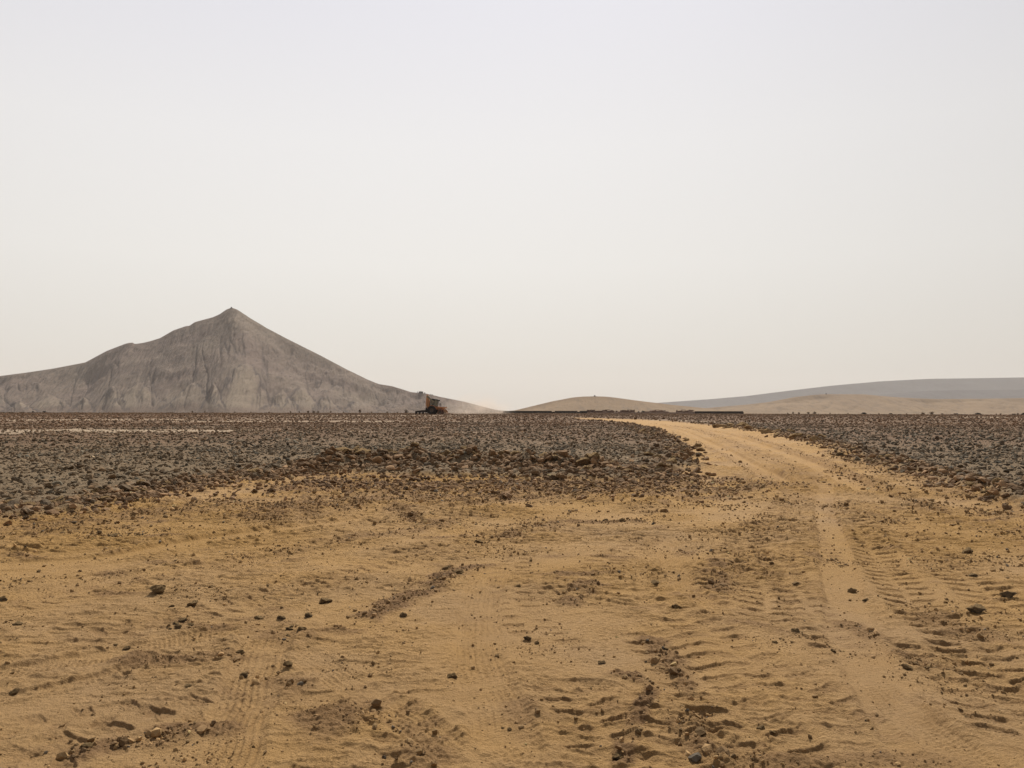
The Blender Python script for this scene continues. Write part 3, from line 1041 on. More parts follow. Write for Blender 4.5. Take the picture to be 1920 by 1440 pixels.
def put_stone(x, y, size, mk, label, group=None, flat=.8, asp=1.3, name="stone", sink=.3, g=random):
    o = proto_stone.copy()
    o.name = name
    o.data = rock_me[mk, g.randrange(len(SH3))]
    S.collection.objects.link(o)
    t = terrain(np.array([x]), np.array([y]))
    hgt = size * flat
    o.scale = (size * asp * g.uniform(.85, 1.15), size * g.uniform(.8, 1.1), hgt)
    o.rotation_euler = (g.uniform(-.25, .25), g.uniform(-.25, .25), g.uniform(-.5, .5) + (PI if g.random() < .5 else 0))
    o.location = (x, y, float(t["z"][0]) + hgt * (.74 - sink * 1.6))
    return tag(o, label, "clod" if "clod" in name else "stone", group)


FORE = [  # photo px, py (base), width px, material, label
    (330, 1172, 17, 'grey', "blue grey stone, left of the largest in a cluster of stones on the track"),
    (343, 1166, 20, 'grey', "largest dark stone on top of the blue grey cluster on the track"),
    (334, 1179, 18, 'grey', "flat grey stone in front of the blue grey cluster on the track"),
    (358, 1176, 14, 'grey', "small grey stone at the right end of the blue grey cluster"),
    (318, 1180, 10, 'grey', "small grey chip at the left end of the blue grey cluster"),
    (236, 1216, 15, 'grey', "dark stone beside reddish crumbs, below the blue grey cluster"),
    (216, 1214, 10, 'brown', "small brown clod left of a dark stone and reddish crumbs"),
    (293, 1238, 15, 'brown', "single rounded brown clod on bare sand below the grey cluster"),
    (543, 1184, 19, 'grey', "tall grey stone leaning over a hollow, right of the fine tyre prints"),
    (547, 1177, 12, 'grey', "small grey stone resting behind the tall leaning grey stone"),
    (565, 1191, 24, 'tan', "tan clod right of the tall leaning grey stone"),
    (540, 1196, 13, 'grey', "dark flat stone at the foot of the tall leaning grey stone"),
    (577, 1157, 22, 'grey', "low dark slab above the tall leaning grey stone"),
    (528, 1163, 17, 'grey', "grey brown stone left of the low dark slab"),
    (484, 1160, 20, 'brown', "flat dark brown clod left of the grey brown stone"),
    (610, 1128, 26, 'brown', "long brown clod at the upper left of the churned red patch"),
    (4, 1127, 20, 'pale', "pale rounded stone cut by the left edge of the photo"),
    (296, 1119, 38, 'tan', "long flat tan clod lying on the left part of the track"),
    (362, 1138, 26, 'tan', "flat tan clod with a dark underside near the long flat tan one"),
    (322, 1141, 14, 'tan', "small tan clod beside the flat one with dark underside"),
    (213, 1007, 22, 'grey', "thin dark slab on the track near the left field edge"),
    (258, 1010, 16, 'grey', "small dark stone right of the thin dark slab"),
    (456, 1269, 20, 'grey', "crumbling grey stone at the top of the fine tyre prints"),
    (540, 1254, 22, 'brown', "notched brown clod right of the fine tyre prints"),
    (450, 1227, 20, 'brown', "split brown clod above the fine tyre prints"),
    (33, 1169, 18, 'grey', "low dark stone at the far left of the track"),
    (28, 1300, 24, 'tan', "flat tan clod at the left end of the ribbed tyre lines"),
    (163, 1404, 24, 'tan', "pale tan clod among the crumbs at the lower left"),
    (352, 1294, 18, 'tan', "tan clod between ribbed tyre lines and lug prints"),
    (989, 1199, 23, 'grey', "dark wedge shaped stone right of the central tyre print"),
    (1007, 1206, 12, 'brown', "small brown clod touching the dark wedge shaped stone"),
    (1129, 1245, 18, 'pale', "pale upright stone tilted to the right, alone on smooth sand"),
    (1156, 1421, 27, 'grey', "black grey stone at the bottom edge by the crumb line"),
    (1164, 1424, 14, 'tan', "tan pebble leaning on the black grey stone at the bottom"),
    (836, 1068, 17, 'brown', "upright brown clod on top of the churned red patch"),
    (858, 1076, 22, 'tan', "tan slab right of the upright brown clod"),
    (1136, 977, 16, 'grey', "dark stone leading a short row of clods across the track"),
    (1166, 979, 14, 'brown', "brown clod right of the dark stone in the short row"),
    (970, 1105, 14, 'brown', "small dark clod above the central tyre print"),
    (1228, 1097, 20, 'brown', "flat brown clod by the curved tyre print"),
    (848, 1274, 24, 'tan', "crumbled pale clod left of the central tyre print"),
    (956, 1368, 12, 'pale', "small pale pebble, right of a pair near the bottom"),
    (942, 1364, 10, 'tan', "small tan pebble, left of a pair near the bottom"),
    (1268, 1142, 24, 'brown', "rough brown clod at the head of the right lug prints"),
    (1246, 1219, 16, 'grey', "dark stone above the coarse lug prints at the bottom"),
    (897, 1022, 24, 'brown', "low brown clod on the sand above the red patch"),
    (755, 1157, 20, 'grey', "grey brown stone inside the churned red patch"),
    (1830, 1150, 42, 'grey', "broad black slab, widest stone on the right side"),
    (1889, 1122, 34, 'grey', "rough grey stone above the broad black slab"),
    (1813, 1040, 30, 'brown', "brown clod heap stone near the right lug prints"),
    (1493, 1101, 17, 'brown', "knobbly brown clod between the two bands of lug prints"),
    (1447, 1057, 11, 'brown', "small round brown clod above the knobbly one"),
    (1597, 1109, 22, 'tan', "tan clod right of the smooth wheel strip"),
    (1623, 1127, 16, 'grey', "grey stone right of the tan clod by the wheel strip"),
    (1492, 1190, 22, 'grey', "dark stone with reddish crumbs left of the wheel strip"),
    (1427, 1366, 19, 'brown', "dark brown clod above the ribbed print at the bottom right"),
    (1448, 1375, 18, 'brown', "flat brown clod right of the dark brown one near the bottom"),
    (1740, 1254, 14, 'pale', "bright pale stone among clods on the right"),
    (1810, 1347, 20, 'grey', "blue grey stone alone at the lower right"),
    (1825, 1083, 18, 'grey', "dark round stone amid lug prints on the right"),
    (1563, 1221, 14, 'brown', "small brown clod in the smooth wheel strip"),
    (1453, 1207, 14, 'brown', "small brown clod below the dark stone with reddish crumbs"),
    (1700, 1256, 22, 'tan', "flat tan clod left of the bright pale stone"),
]
rs = random.Random(5)
for px, py, wpx, mk, lab in FORE:
    x, y = at(px, py)
    sz = wpx / FPX * y / 2 / 1.42
    put_stone(x, y, sz, mk, lab, name="clod" if mk in ('brown', 'tan') else "stone", flat=.95, sink=.24, g=rs)

# heaped ridge at the field edge
def put_many(n, xs, label, group, mk, smin, smax, spread, seed, name="clod"):
    g = random.Random(seed)
    P = poly(xs)
    L = np.concatenate([[0], np.cumsum(np.hypot(*np.diff(P, axis=0).T))])
    for _ in range(n):
        s = g.uniform(0, L[-1])
        x = float(np.interp(s, L, P[:, 0])) + g.gauss(0, spread)
        y = float(np.interp(s, L, P[:, 1])) + g.gauss(0, spread)
        put_stone(x, y, g.uniform(smin, smax) * (1.0 if g.random() > .15 else 1.35), g.choice(mk), label, group, flat=.9, asp=1.15, name=name, sink=.25, g=g)


put_many(62, [(640, 880), (700, 872), (780, 868), (860, 870), (960, 874)], "rough brown clod heaped in the ridge along the field edge",
         "clods heaped in the ridge at the field edge", ['brown', 'brown', 'tan', 'grey'], .09, .21, .5, 31)
put_many(26, [(960, 877), (1040, 884), (1130, 892), (1245, 890)], "brown clod in the low tail of the heaped ridge beside the track",
         "clods in the tail of the heaped ridge", ['brown', 'brown', 'grey'], .08, .18, .6, 32)
put_many(46, [(0, 968), (110, 955), (240, 932), (360, 908), (500, 890), (620, 882)], "clod lining the left field edge beside the sand",
         "clods lining the left field edge", ['brown', 'grey', 'brown', 'tan'], .045, .105, .35, 33)
put_many(40, [(1580, 848), (1650, 866), (1770, 900), (1920, 944)], "clod lining the right field edge beside the track",
         "clods lining the right field edge", ['brown', 'grey', 'tan'], .05, .125, .35, 34)
put_many(22, [(1350, 802), (1395, 808), (1450, 816), (1540, 838)], "pale brown boulder on the far bend of the track's right side",
         "boulders on the far bend of the track", ['tan', 'brown'], .16, .36, .6, 35, "boulder")
put_many(30, [(1270, 880), (1262, 850), (1240, 825), (1205, 806)], "clod on the inner side of the track's bend",
         "clods inside the bend of the track", ['brown', 'brown', 'grey'], .08, .19, .5, 36)

# ------------------------------------------------------------------ far dry stone walls and ruins
M_WALLD = simple_mat("dark_wall_stone", (0.055, 0.045, 0.038), .45, 1.5, .95, bumpd=.05)
M_WALLG = simple_mat("grey_wall_stone", (0.36, 0.265, 0.21), .4, 1.5, .95, bumpd=.05)
M_RUIN = simple_mat("ruin_stone", (0.165, 0.105, 0.075), .4, 1.2, .95, bumpd=.05)
M_PLASTER = simple_mat("old_plaster", (0.30, 0.24, 0.19), .3, 1.0, .95)
M_DARK = simple_mat("dark_opening", (0.02, 0.018, 0.016), .2, 2.0)


def add_box(bm, x0, x1, y0, y1, z0, z1, jit=0, g=random):
    vs = []
    for z in (z0, z1):
        for x, y in ((x0, y0), (x1, y0), (x1, y1), (x0, y1)):
            vs.append(bm.verts.new((x + g.uniform(-jit, jit), y + g.uniform(-jit, jit), z + g.uniform(-jit, jit))))
    a = vs
    for f in ((0, 3, 2, 1), (4, 5, 6, 7), (0, 1, 5, 4), (1, 2, 6, 5), (2, 3, 7, 6), (3, 0, 4, 7)):
        bm.faces.new([a[i] for i in f])


def stone_courses(bm, length, height, thick, size, g, top=.3, gaps=()):
    """dry stone courses with an uneven crest, local x along the wall"""
    z = 0
    while z < height * 1.02:
        hh = size * g.uniform(.7, 1.1)
        x = -g.uniform(0, size)
        while x < length:
            ln = size * g.uniform(.9, 2.0)
            lim = height * (1 - top * .5 + top * float(pn(np.array([x * .35]), np.array([height * 3.1]), 15)[0]))
            if z + hh < lim + size * .3 and not any(a < x < b for a, b in gaps):
                t = thick * g.uniform(.42, .52)
                add_box(bm, x, x + ln * .98, -t, t, z, z + hh * .98, size * .06, g)
            x += ln
        z += hh


def stone_wall(px0, px1, D, top_py, mat, label, name="stone_wall", size=.35, group=None, D1=None, top=.3, seed=1):
    g = random.Random(seed)
    p0 = at_dist(px0, 770, D)
    p1 = at_dist(px1, 770, D1 or D)
    dx, dy = p1[0] - p0[0], p1[1] - p0[1]
    L = math.hypot(dx, dy)
    zb = float(min(base_z(np.array([p0[0]]), np.array([p0[1]]))[0], base_z(np.array([p1[0]]), np.array([p1[1]]))[0])) - .1
    H = at_dist(px0, top_py, D)[2] - zb
    bm = bmesh.new()
    stone_courses(bm, L, H, .6, size, g, top)
    o = bm_obj(name, bm, mat)
    o.location = (p0[0], p0[1], zb)
    o.rotation_euler = (0, 0, math.atan2(dy, dx))
    return tag(o, label, "stone wall", group, kind="thing")


stone_wall(945, 1099, 300, 770.0, M_WALLD, "long dark stone wall running left from the ruins", seed=1, size=.4, top=.12, D1=306)
stone_wall(1102, 1310, 300, 771.6, M_WALLG, "grey stone wall in front of the ruined houses", seed=2, size=.35, top=.15)
stone_wall(1304, 1391, 296, 770.0, M_WALLD, "tall black stone wall at the right end of the ruins", seed=3, size=.4, top=.14)
stone_wall(-60, 46, 262, 770.6, M_WALLD, "low black stone wall at the photo's left edge below the mountain", seed=4, size=.35, top=.5)
stone_wall(52, 92, 262, 771.0, M_WALLD, "short black stone wall next to the one at the left edge", seed=5, size=.35, top=.5)
stone_wall(118, 165, 262, 772.0, M_WALLD, "broken dark wall stub below the mountain's left spurs", seed=6, size=.3, top=.9)
stone_wall(172, 258, 262, 772.4, M_WALLD, "broken low dark wall right of the stub, below the mountain", seed=7, size=.3, top=.9)
stone_wall(275, 330, 262, 772.8, M_WALLD, "crumbled dark wall farthest right of those below the mountain", seed=8, size=.3, top=.9)
stone_wall(1782, 1814, 258, 774.6, M_WALLD, "low dark stone wall on the right plain left of a bush", seed=9, size=.3, top=.6)
stone_wall(1890, 1960, 258, 774.6, M_WALLD, "low dark stone wall cut by the right edge", seed=10, size=.3, top=.6)


def ruin(px0, px1, top_py, label, seed, D=304, gaps=(), door=.4, mat=None, steps=()):
    """roofless house: front wall with an opening, back wall, two gables of stepped stone"""
    g = random.Random(seed)
    p0, p1 = at_dist(px0, 770, D), at_dist(px1, 770, D)
    L = p1[0] - p0[0]
    zb = float(base_z(np.array([p0[0]]), np.array([p0[1]]))[0]) - .1
    H = at_dist(px0, top_py, D)[2] - zb
    mat = mat or M_RUIN
    root = empty("ruined_house", (p0[0], p0[1], zb))
    tag(root, label, "ruin", "ruined stone houses behind the wall")
    dx = L * door
    bm = bmesh.new()
    stone_courses(bm, L, H, .5, .33, g, .28, gaps=[(dx - .5, dx + .4)] + list(gaps))
    add_box(bm, dx - .8, dx + 1.0, -.25, .25, H * .80, H * .90, .02, g)       # lintel
    bm_obj("front_wall", bm, mat, root)
    bm = bmesh.new()
    stone_courses(bm, L, H * .95, .5, .33, g, .35)
    o = bm_obj("back_wall", bm, mat, root)
    o.location = (0, 4.5, 0)
    for xx in (0.2, L - .2):
        bm = bmesh.new()
        stone_courses(bm, 4.2, H * .98, .5, .33, g, .3)
        o = bm_obj("gable_wall", bm, mat, root)
        o.location = (xx, .3, 0)
        o.rotation_euler = (0, 0, PI / 2)
    return root


ruin(1103, 1116, 767.2, "narrow tall ruin at the left end of the grey wall", 11, door=.5)
ruin(1131, 1150, 767.0, "ruined house right of the narrow tall one", 12)
ruin(1166, 1189, 767.2, "ruined house with a sloping left side in the middle", 13, door=.6)
ruin(1222, 1243, 767.2, "pale ruin with a gap toothed wall top", 14, door=.45, mat=simple_mat("pale_ruin_stone", (0.25, 0.17, 0.13), .4, 1.2, .95))
ruin(1273, 1299, 767.4, "longest ruin, touching the black wall on the right", 15, door=.3)
stone_wall(1117, 1131, 305, 768.2, M_RUIN, "low wall linking the two left ruins", seed=16, size=.35, top=.5)
stone_wall(1155, 1167, 304, 769.2, M_RUIN, "crumbling wall sloping up to the middle ruin", seed=17, size=.35, top=.8)
stone_wall(1243.5, 1247, 304, 767.6, M_PLASTER, "free standing pale wall stump beside the pale ruin", seed=18, size=.4, top=.2)

# ------------------------------------------------------------------ shrubs
M_SHRUB = simple_mat("dry_shrub", (0.22, 0.165, 0.11), .4, 6, .9)
M_BUSH = simple_mat("dark_bush", (0.040, 0.036, 0.024), .4, 6, .9)


def shrub_mesh(seed, n=110, spread=.6, blade=.05):
    g = np.random.default_rng(seed)
    V, F = [], []
    for _ in range(n):
        a = g.uniform(0, 2 * PI)
        ln = g.uniform(.55, 1.0)
        tilt = abs(g.normal(0, spread))
        d = np.array([math.cos(a) * math.sin(tilt), math.sin(a) * math.sin(tilt), math.cos(tilt)])
        sd_ = np.array([-math.sin(a), math.cos(a), 0]) * blade * .5
        base_ = g.normal(0, .06, 3) * [1, 1, 0]
        k = len(V)
        mid = base_ + d * ln * .55
        tip = base_ + d * ln + g.normal(0, .07, 3)
        V += [base_ - sd_ * .6, base_ + sd_ * .6, mid + sd_, mid - sd_, tip]
        F += [(k, k + 1, k + 2), (k, k + 2, k + 3), (k + 3, k + 2, k + 4)]
        for _l in range(5):
            q = base_ + d * ln * g.uniform(.35, 1)
            e = g.normal(0, .09, (3, 3))
            k = len(V)
            V += [q + e[0], q + e[1], q + e[2]]
            F += [(k, k + 1, k + 2)]
    return np.array(V), np.array(F)


shrub_me = []
for i in range(5):
    V, F = shrub_mesh(60 + i, 38, .35 + .08 * i, .035)
    o = np_mesh("dry_shrub", V, F, M_SHRUB)
    shrub_me.append(o.data)
    bpy.data.objects.remove(o)
bush_me = []
for i in range(3):
    V, F = shrub_mesh(80 + i, 200, .95, .10)
    o = np_mesh("dark_bush", V, F, M_BUSH)
    bush_me.append(o.data)
    bpy.data.objects.remove(o)


def shrub(px, hpx, label, D=244, wide=1.0, dark=False, i=0, group=None):
    p = at_dist(px, 772, D)
    z = float(terrain(np.array([p[0]]), np.array([p[1]]))["z"][0])
    me = (bush_me if dark else shrub_me)
    o = bpy.data.objects.new("dark_bush" if dark else "dry_shrub", me[i % len(me)])
    h = hpx / FPX * D * .85
    o.scale = (h * wide, h * wide, h)
    o.location = (p[0], p[1], z - .03)
    o.rotation_euler = (0, 0, px * .37)
    link(o)
    return tag(o, label, "bush" if dark else "shrub", group)


GL = "dry shrubs on the skyline under the mountain"
GR = "dry shrubs on the skyline under the sand hill"
shrub_list = [
    (361, 6, 0), (384, 5, 0), (440, 4, 0), (470, 4, 0), (505, 4, 0), (545, 5, 0), (561, 5, 0), (578, 6, 0), (588, 7, 0), (596, 6, 0), (620, 5, 0), (644, 4, 0),
    (697, 4, 0), (726, 5, 0), (745, 4, 0),
    (1477, 4, 1), (1487, 6, 1), (1498, 5, 1), (1516, 6, 1), (1527, 7, 1), (1556, 4, 1), (1590, 4, 1), (1648, 4, 1), (1700, 4, 1), (1766, 5, 1), (1876, 5, 1), (1868, 4, 1), (1908, 6, 1)]
for i, (px, h, sd_) in enumerate(shrub_list):
    if sd_: shrub(px, h, "sparse dry shrub on the field skyline below the sand hill", group=GR, i=i)
    else: shrub(px, h, "sparse dry shrub on the field skyline below the mountain", group=GL, i=i)
shrub(675, 9, "tallest upright dry shrub below the mountain's right slope", i=1)
shrub(762, 9, "upright dry shrub just left of the digger", i=2)
shrub(1747, 9, "tallest dry shrub on the skyline below the sand hill", i=3)
shrub(1730, 7, "dark dry shrub left of the tallest one on the right", i=4)
shrub(1620, 5, "wide low dark bush on the right skyline", dark=True, wide=1.5, i=0)
shrub(1834, 5, "wide low dark bush between two low walls on the right", dark=True, wide=2.2, i=1)
shrub(1670, 3.5, "flat dark bush right of the wide low dark bush", dark=True, wide=1.6, i=2)
shrub(1206, 9, "round dark bush standing among the ruins", D=303, dark=True, wide=.8, i=0)
shrub(1197, 7, "small dark bush left of the round one in the ruins", D=303, dark=True, wide=.8, i=1)

# ------------------------------------------------------------------ things on the ridges
def ridge_point(px, prof, D):
    xs, ys = zip(*prof)
    return at_dist(px, float(np.interp(px, xs, ys)), D)


M_HUTW = simple_mat("hut_wall", (0.085, 0.070, 0.058), .3, .6)
M_HUTR = simple_mat("hut_roof", (0.050, 0.042, 0.036), .3, .6)
p = ridge_point(789.5, mount_prof, 1700)
hut = empty("ridge_hut", (p[0], p[1], p[2] - .8))
tag(hut, "low dark hut on the mountain's right ridge above the digger", "hut")
bm = bmesh.new(); add_box(bm, -4.6, 4.4, -2.5, 2.5, 0, 3.6); bm_obj("wall", bm, M_HUTW, hut)
bm = bmesh.new()
prof_ = [(-4.9, 3.6), (-3.6, 4.25), (-.5, 4.5), (3.0, 4.1), (4.7, 3.6)]
for yy in (-2.8, 2.8):
    for q in prof_: bm.verts.new((q[0], yy, q[1]))
bm.verts.ensure_lookup_table()
k = len(prof_)
for i in range(k - 1):
    bm.faces.new([bm.verts[j] for j in (i, i + 1, k + i + 1, k + i)])
bm.faces.new([bm.verts[j] for j in range(k)])
bm.faces.new([bm.verts[k + j] for j in range(k)][::-1])
bm.faces.new([bm.verts[j] for j in (0, k - 1, 2 * k - 1, k)])
bm_obj("roof", bm, M_HUTR, hut)
bm = bmesh.new(); add_box(bm, -.6, .6, -2.58, -2.5, 0, 2.3); bm_obj("door", bm, M_DARK, hut)
for xx in (-3.2, 2.4):
    bm = bmesh.new(); add_box(bm, xx - .5, xx + .5, -2.56, -2.5, 1.3, 2.3); bm_obj("window", bm, M_DARK, hut)

def cairn(px, prof, D, w_, h_, label, name="cairn", seed=1):
    g = random.Random(seed)
    p = ridge_point(px, prof, D)
    bm = bmesh.new()
    lv = 6
    for i in range(lv):
        f = 1 - i / lv * .6
        n = max(2, int(5 * f))
        for k in range(n):
            a = 2 * PI * k / n + i
            cx, cy = math.cos(a) * w_ * .28 * f, math.sin(a) * w_ * .28 * f
            s = w_ * .3 * f
            add_box(bm, cx - s, cx + s, cy - s, cy + s, h_ * i / lv, h_ * (i + 1) / lv * 1.04, w_ * .05, g)
    o = bm_obj(name, bm, M_HUTW)
    o.location = (p[0], p[1], p[2] - h_ * .25)
    return tag(o, label, "cairn" if name == "cairn" else "stone pillar", kind="thing")


cairn(783, mount_prof, 1700, 1.3, 4.6, "dark stone pillar left of the hut on the ridge", "stone_pillar", 1)
cairn(796.5, mount_prof, 1700, 2.6, 3.2, "dark stone heap right of the hut on the ridge", "cairn", 2)
cairn(808, mount_prof, 1700, 1.6, 2.6, "small cairn down the ridge, left of a pair above the digger", "cairn", 3)
cairn(811, mount_prof, 1700, 1.8, 2.0, "small cairn down the ridge, right of a pair above the digger", "cairn", 4)
cairn(1115, hill_prof, 1050, 2.6, 1.7, "cairn on top of the middle sandy hill", "cairn", 5)
cairn(1549, tan_prof, 1700, 3.0, 2.4, "cairn on the crest of the long tan hill", "cairn", 6)
cairn(434, mount_prof, 1700, 4.0, 3.0, "cairn on the mountain's peak", "cairn", 7)

# ------------------------------------------------------------------ backhoe loader
M_ORANGE = simple_mat("faded_orange_paint", (0.58, 0.215, 0.075), .25, 2.5, .55, spec=.3, dust=(0.42, 0.24, 0.13))
M_ARM = simple_mat("worn_orange_paint", (0.64, 0.27, 0.09), .3, 2.5, .6, spec=.3, dust=(0.42, 0.26, 0.15))
M_BLACK = simple_mat("black_paint", (0.018, 0.016, 0.015), .3, 3, .6)
M_TYRE = simple_mat("tyre_rubber", (0.020, 0.017, 0.015), .3, 6, .9, dust=(0.065, 0.048, 0.036))
M_TYRE2 = simple_mat("dusty_tyre", (0.18, 0.095, 0.06), .3, 6, .9)
M_RIM = simple_mat("dusty_rim", (0.12, 0.085, 0.06), .3, 4, .7)
M_STEEL = simple_mat("worn_steel", (0.10, 0.075, 0.06), .35, 4, .6, metal=.3)
M_BUCKET = simple_mat("dusty_bucket", (0.40, 0.235, 0.13), .35, 3, .7)
M_GLASS = mat_new("cab_glass")[0]
bb = M_GLASS.node_tree.nodes["Principled BSDF"]
bb.inputs["Base Color"].default_value = (0.55, 0.55, 0.48, 1)
bb.inputs["Transmission Weight"].default_value = .85
bb.inputs["Roughness"].default_value = .12
bb.inputs["IOR"].default_value = 1.05


def bar(bm, a, b, w0, w1=None, d=None, yc=0.0):
    """tapered box beam in the XZ plane from a to b, depth d across Y"""
    w1 = w1 or w0
    d = d or w0
    ax, az = a; bx, bz = b
    L = math.hypot(bx - ax, bz - az)
    nx, nz = -(bz - az) / L, (bx - ax) / L
    vs = []
    for yy in (yc - d / 2, yc + d / 2):
        for (cx, cz, w_) in ((ax, az, w0), (bx, bz, w1)):
            vs.append(bm.verts.new((cx + nx * w_ / 2, yy, cz + nz * w_ / 2)))
            vs.append(bm.verts.new((cx - nx * w_ / 2, yy, cz - nz * w_ / 2)))
    for f in ((0, 2, 3, 1), (4, 5, 7, 6), (0, 1, 5, 4), (2, 6, 7, 3), (0, 4, 6, 2), (1, 3, 7, 5)):
        bm.faces.new([vs[i] for i in f])


def prism(bm, pts, y0, y1):
    a = [bm.verts.new((x, y0, z)) for x, z in pts]
    b = [bm.verts.new((x, y1, z)) for x, z in pts]
    n = len(pts)
    bm.faces.new(a)
    bm.faces.new(b[::-1])
    for i in range(n):
        bm.faces.new([a[i], b[i], b[(i + 1) % n], a[(i + 1) % n]])


def wheel(parent, x, y, z, r, wdt, tm, hub):
    t = bm = bmesh.new()
    N = 36
    prof_ = [(hub, -.44), (.90, -.5), (.98, -.40), (1.0, 0), (.98, .40), (.90, .5), (hub, .44)]
    ring = []
    for k in range(N):
        a = 2 * PI * k / N
        ring.append([bm.verts.new((math.cos(a) * r * q, yy * wdt, math.sin(a) * r * q)) for q, yy in prof_])
    for k in range(N):
        A, B = ring[k], ring[(k + 1) % N]
        for i in range(len(prof_)):
            j = (i + 1) % len(prof_)
            bm.faces.new([A[i], A[j], B[j], B[i]])
    for k in range(18):                                     # lugs
        a = 2 * PI * k / 18
        for sgn in (-1, 1):
            a2 = a + (.17 if sgn > 0 else 0)
            vs = []
            for rr_ in (.97, 1.045):
                for (da, yy) in ((-.045, .04), (.045, .04), (.14, .48), (.05, .48)):
                    vs.append(bm.verts.new((math.cos(a2 + da) * r * rr_, sgn * yy * wdt, math.sin(a2 + da) * r * rr_)))
            for f in ((0, 1, 2, 3), (7, 6, 5, 4), (0, 4, 5, 1), (1, 5, 6, 2), (2, 6, 7, 3), (3, 7, 4, 0)):
                bm.faces.new([vs[i] for i in f])
    wh = bm_obj("wheel", bm, tm, parent)
    wh.location = (x, y, z)
    bm = bmesh.new()
    ring = []
    prof_ = [(.0, -.20), (.2, -.22), (.25, -.30), (hub - .08, -.24), (hub + .01, -.42), (hub + .01, .42), (hub - .08, .24), (.25, .30), (.2, .22), (0, .2)]
    for k in range(24):
        a = 2 * PI * k / 24
        ring.append([bm.verts.new((math.cos(a) * r * max(q, .01), yy * wdt, math.sin(a) * r * max(q, .01))) for q, yy in prof_])
    for k in range(24):
        A, B = ring[k], ring[(k + 1) % 24]
        for i in range(len(prof_) - 1):
            bm.faces.new([A[i], A[i + 1], B[i + 1], B[i]])
    bm_obj("rim", bm, M_RIM, wh)
    return wh


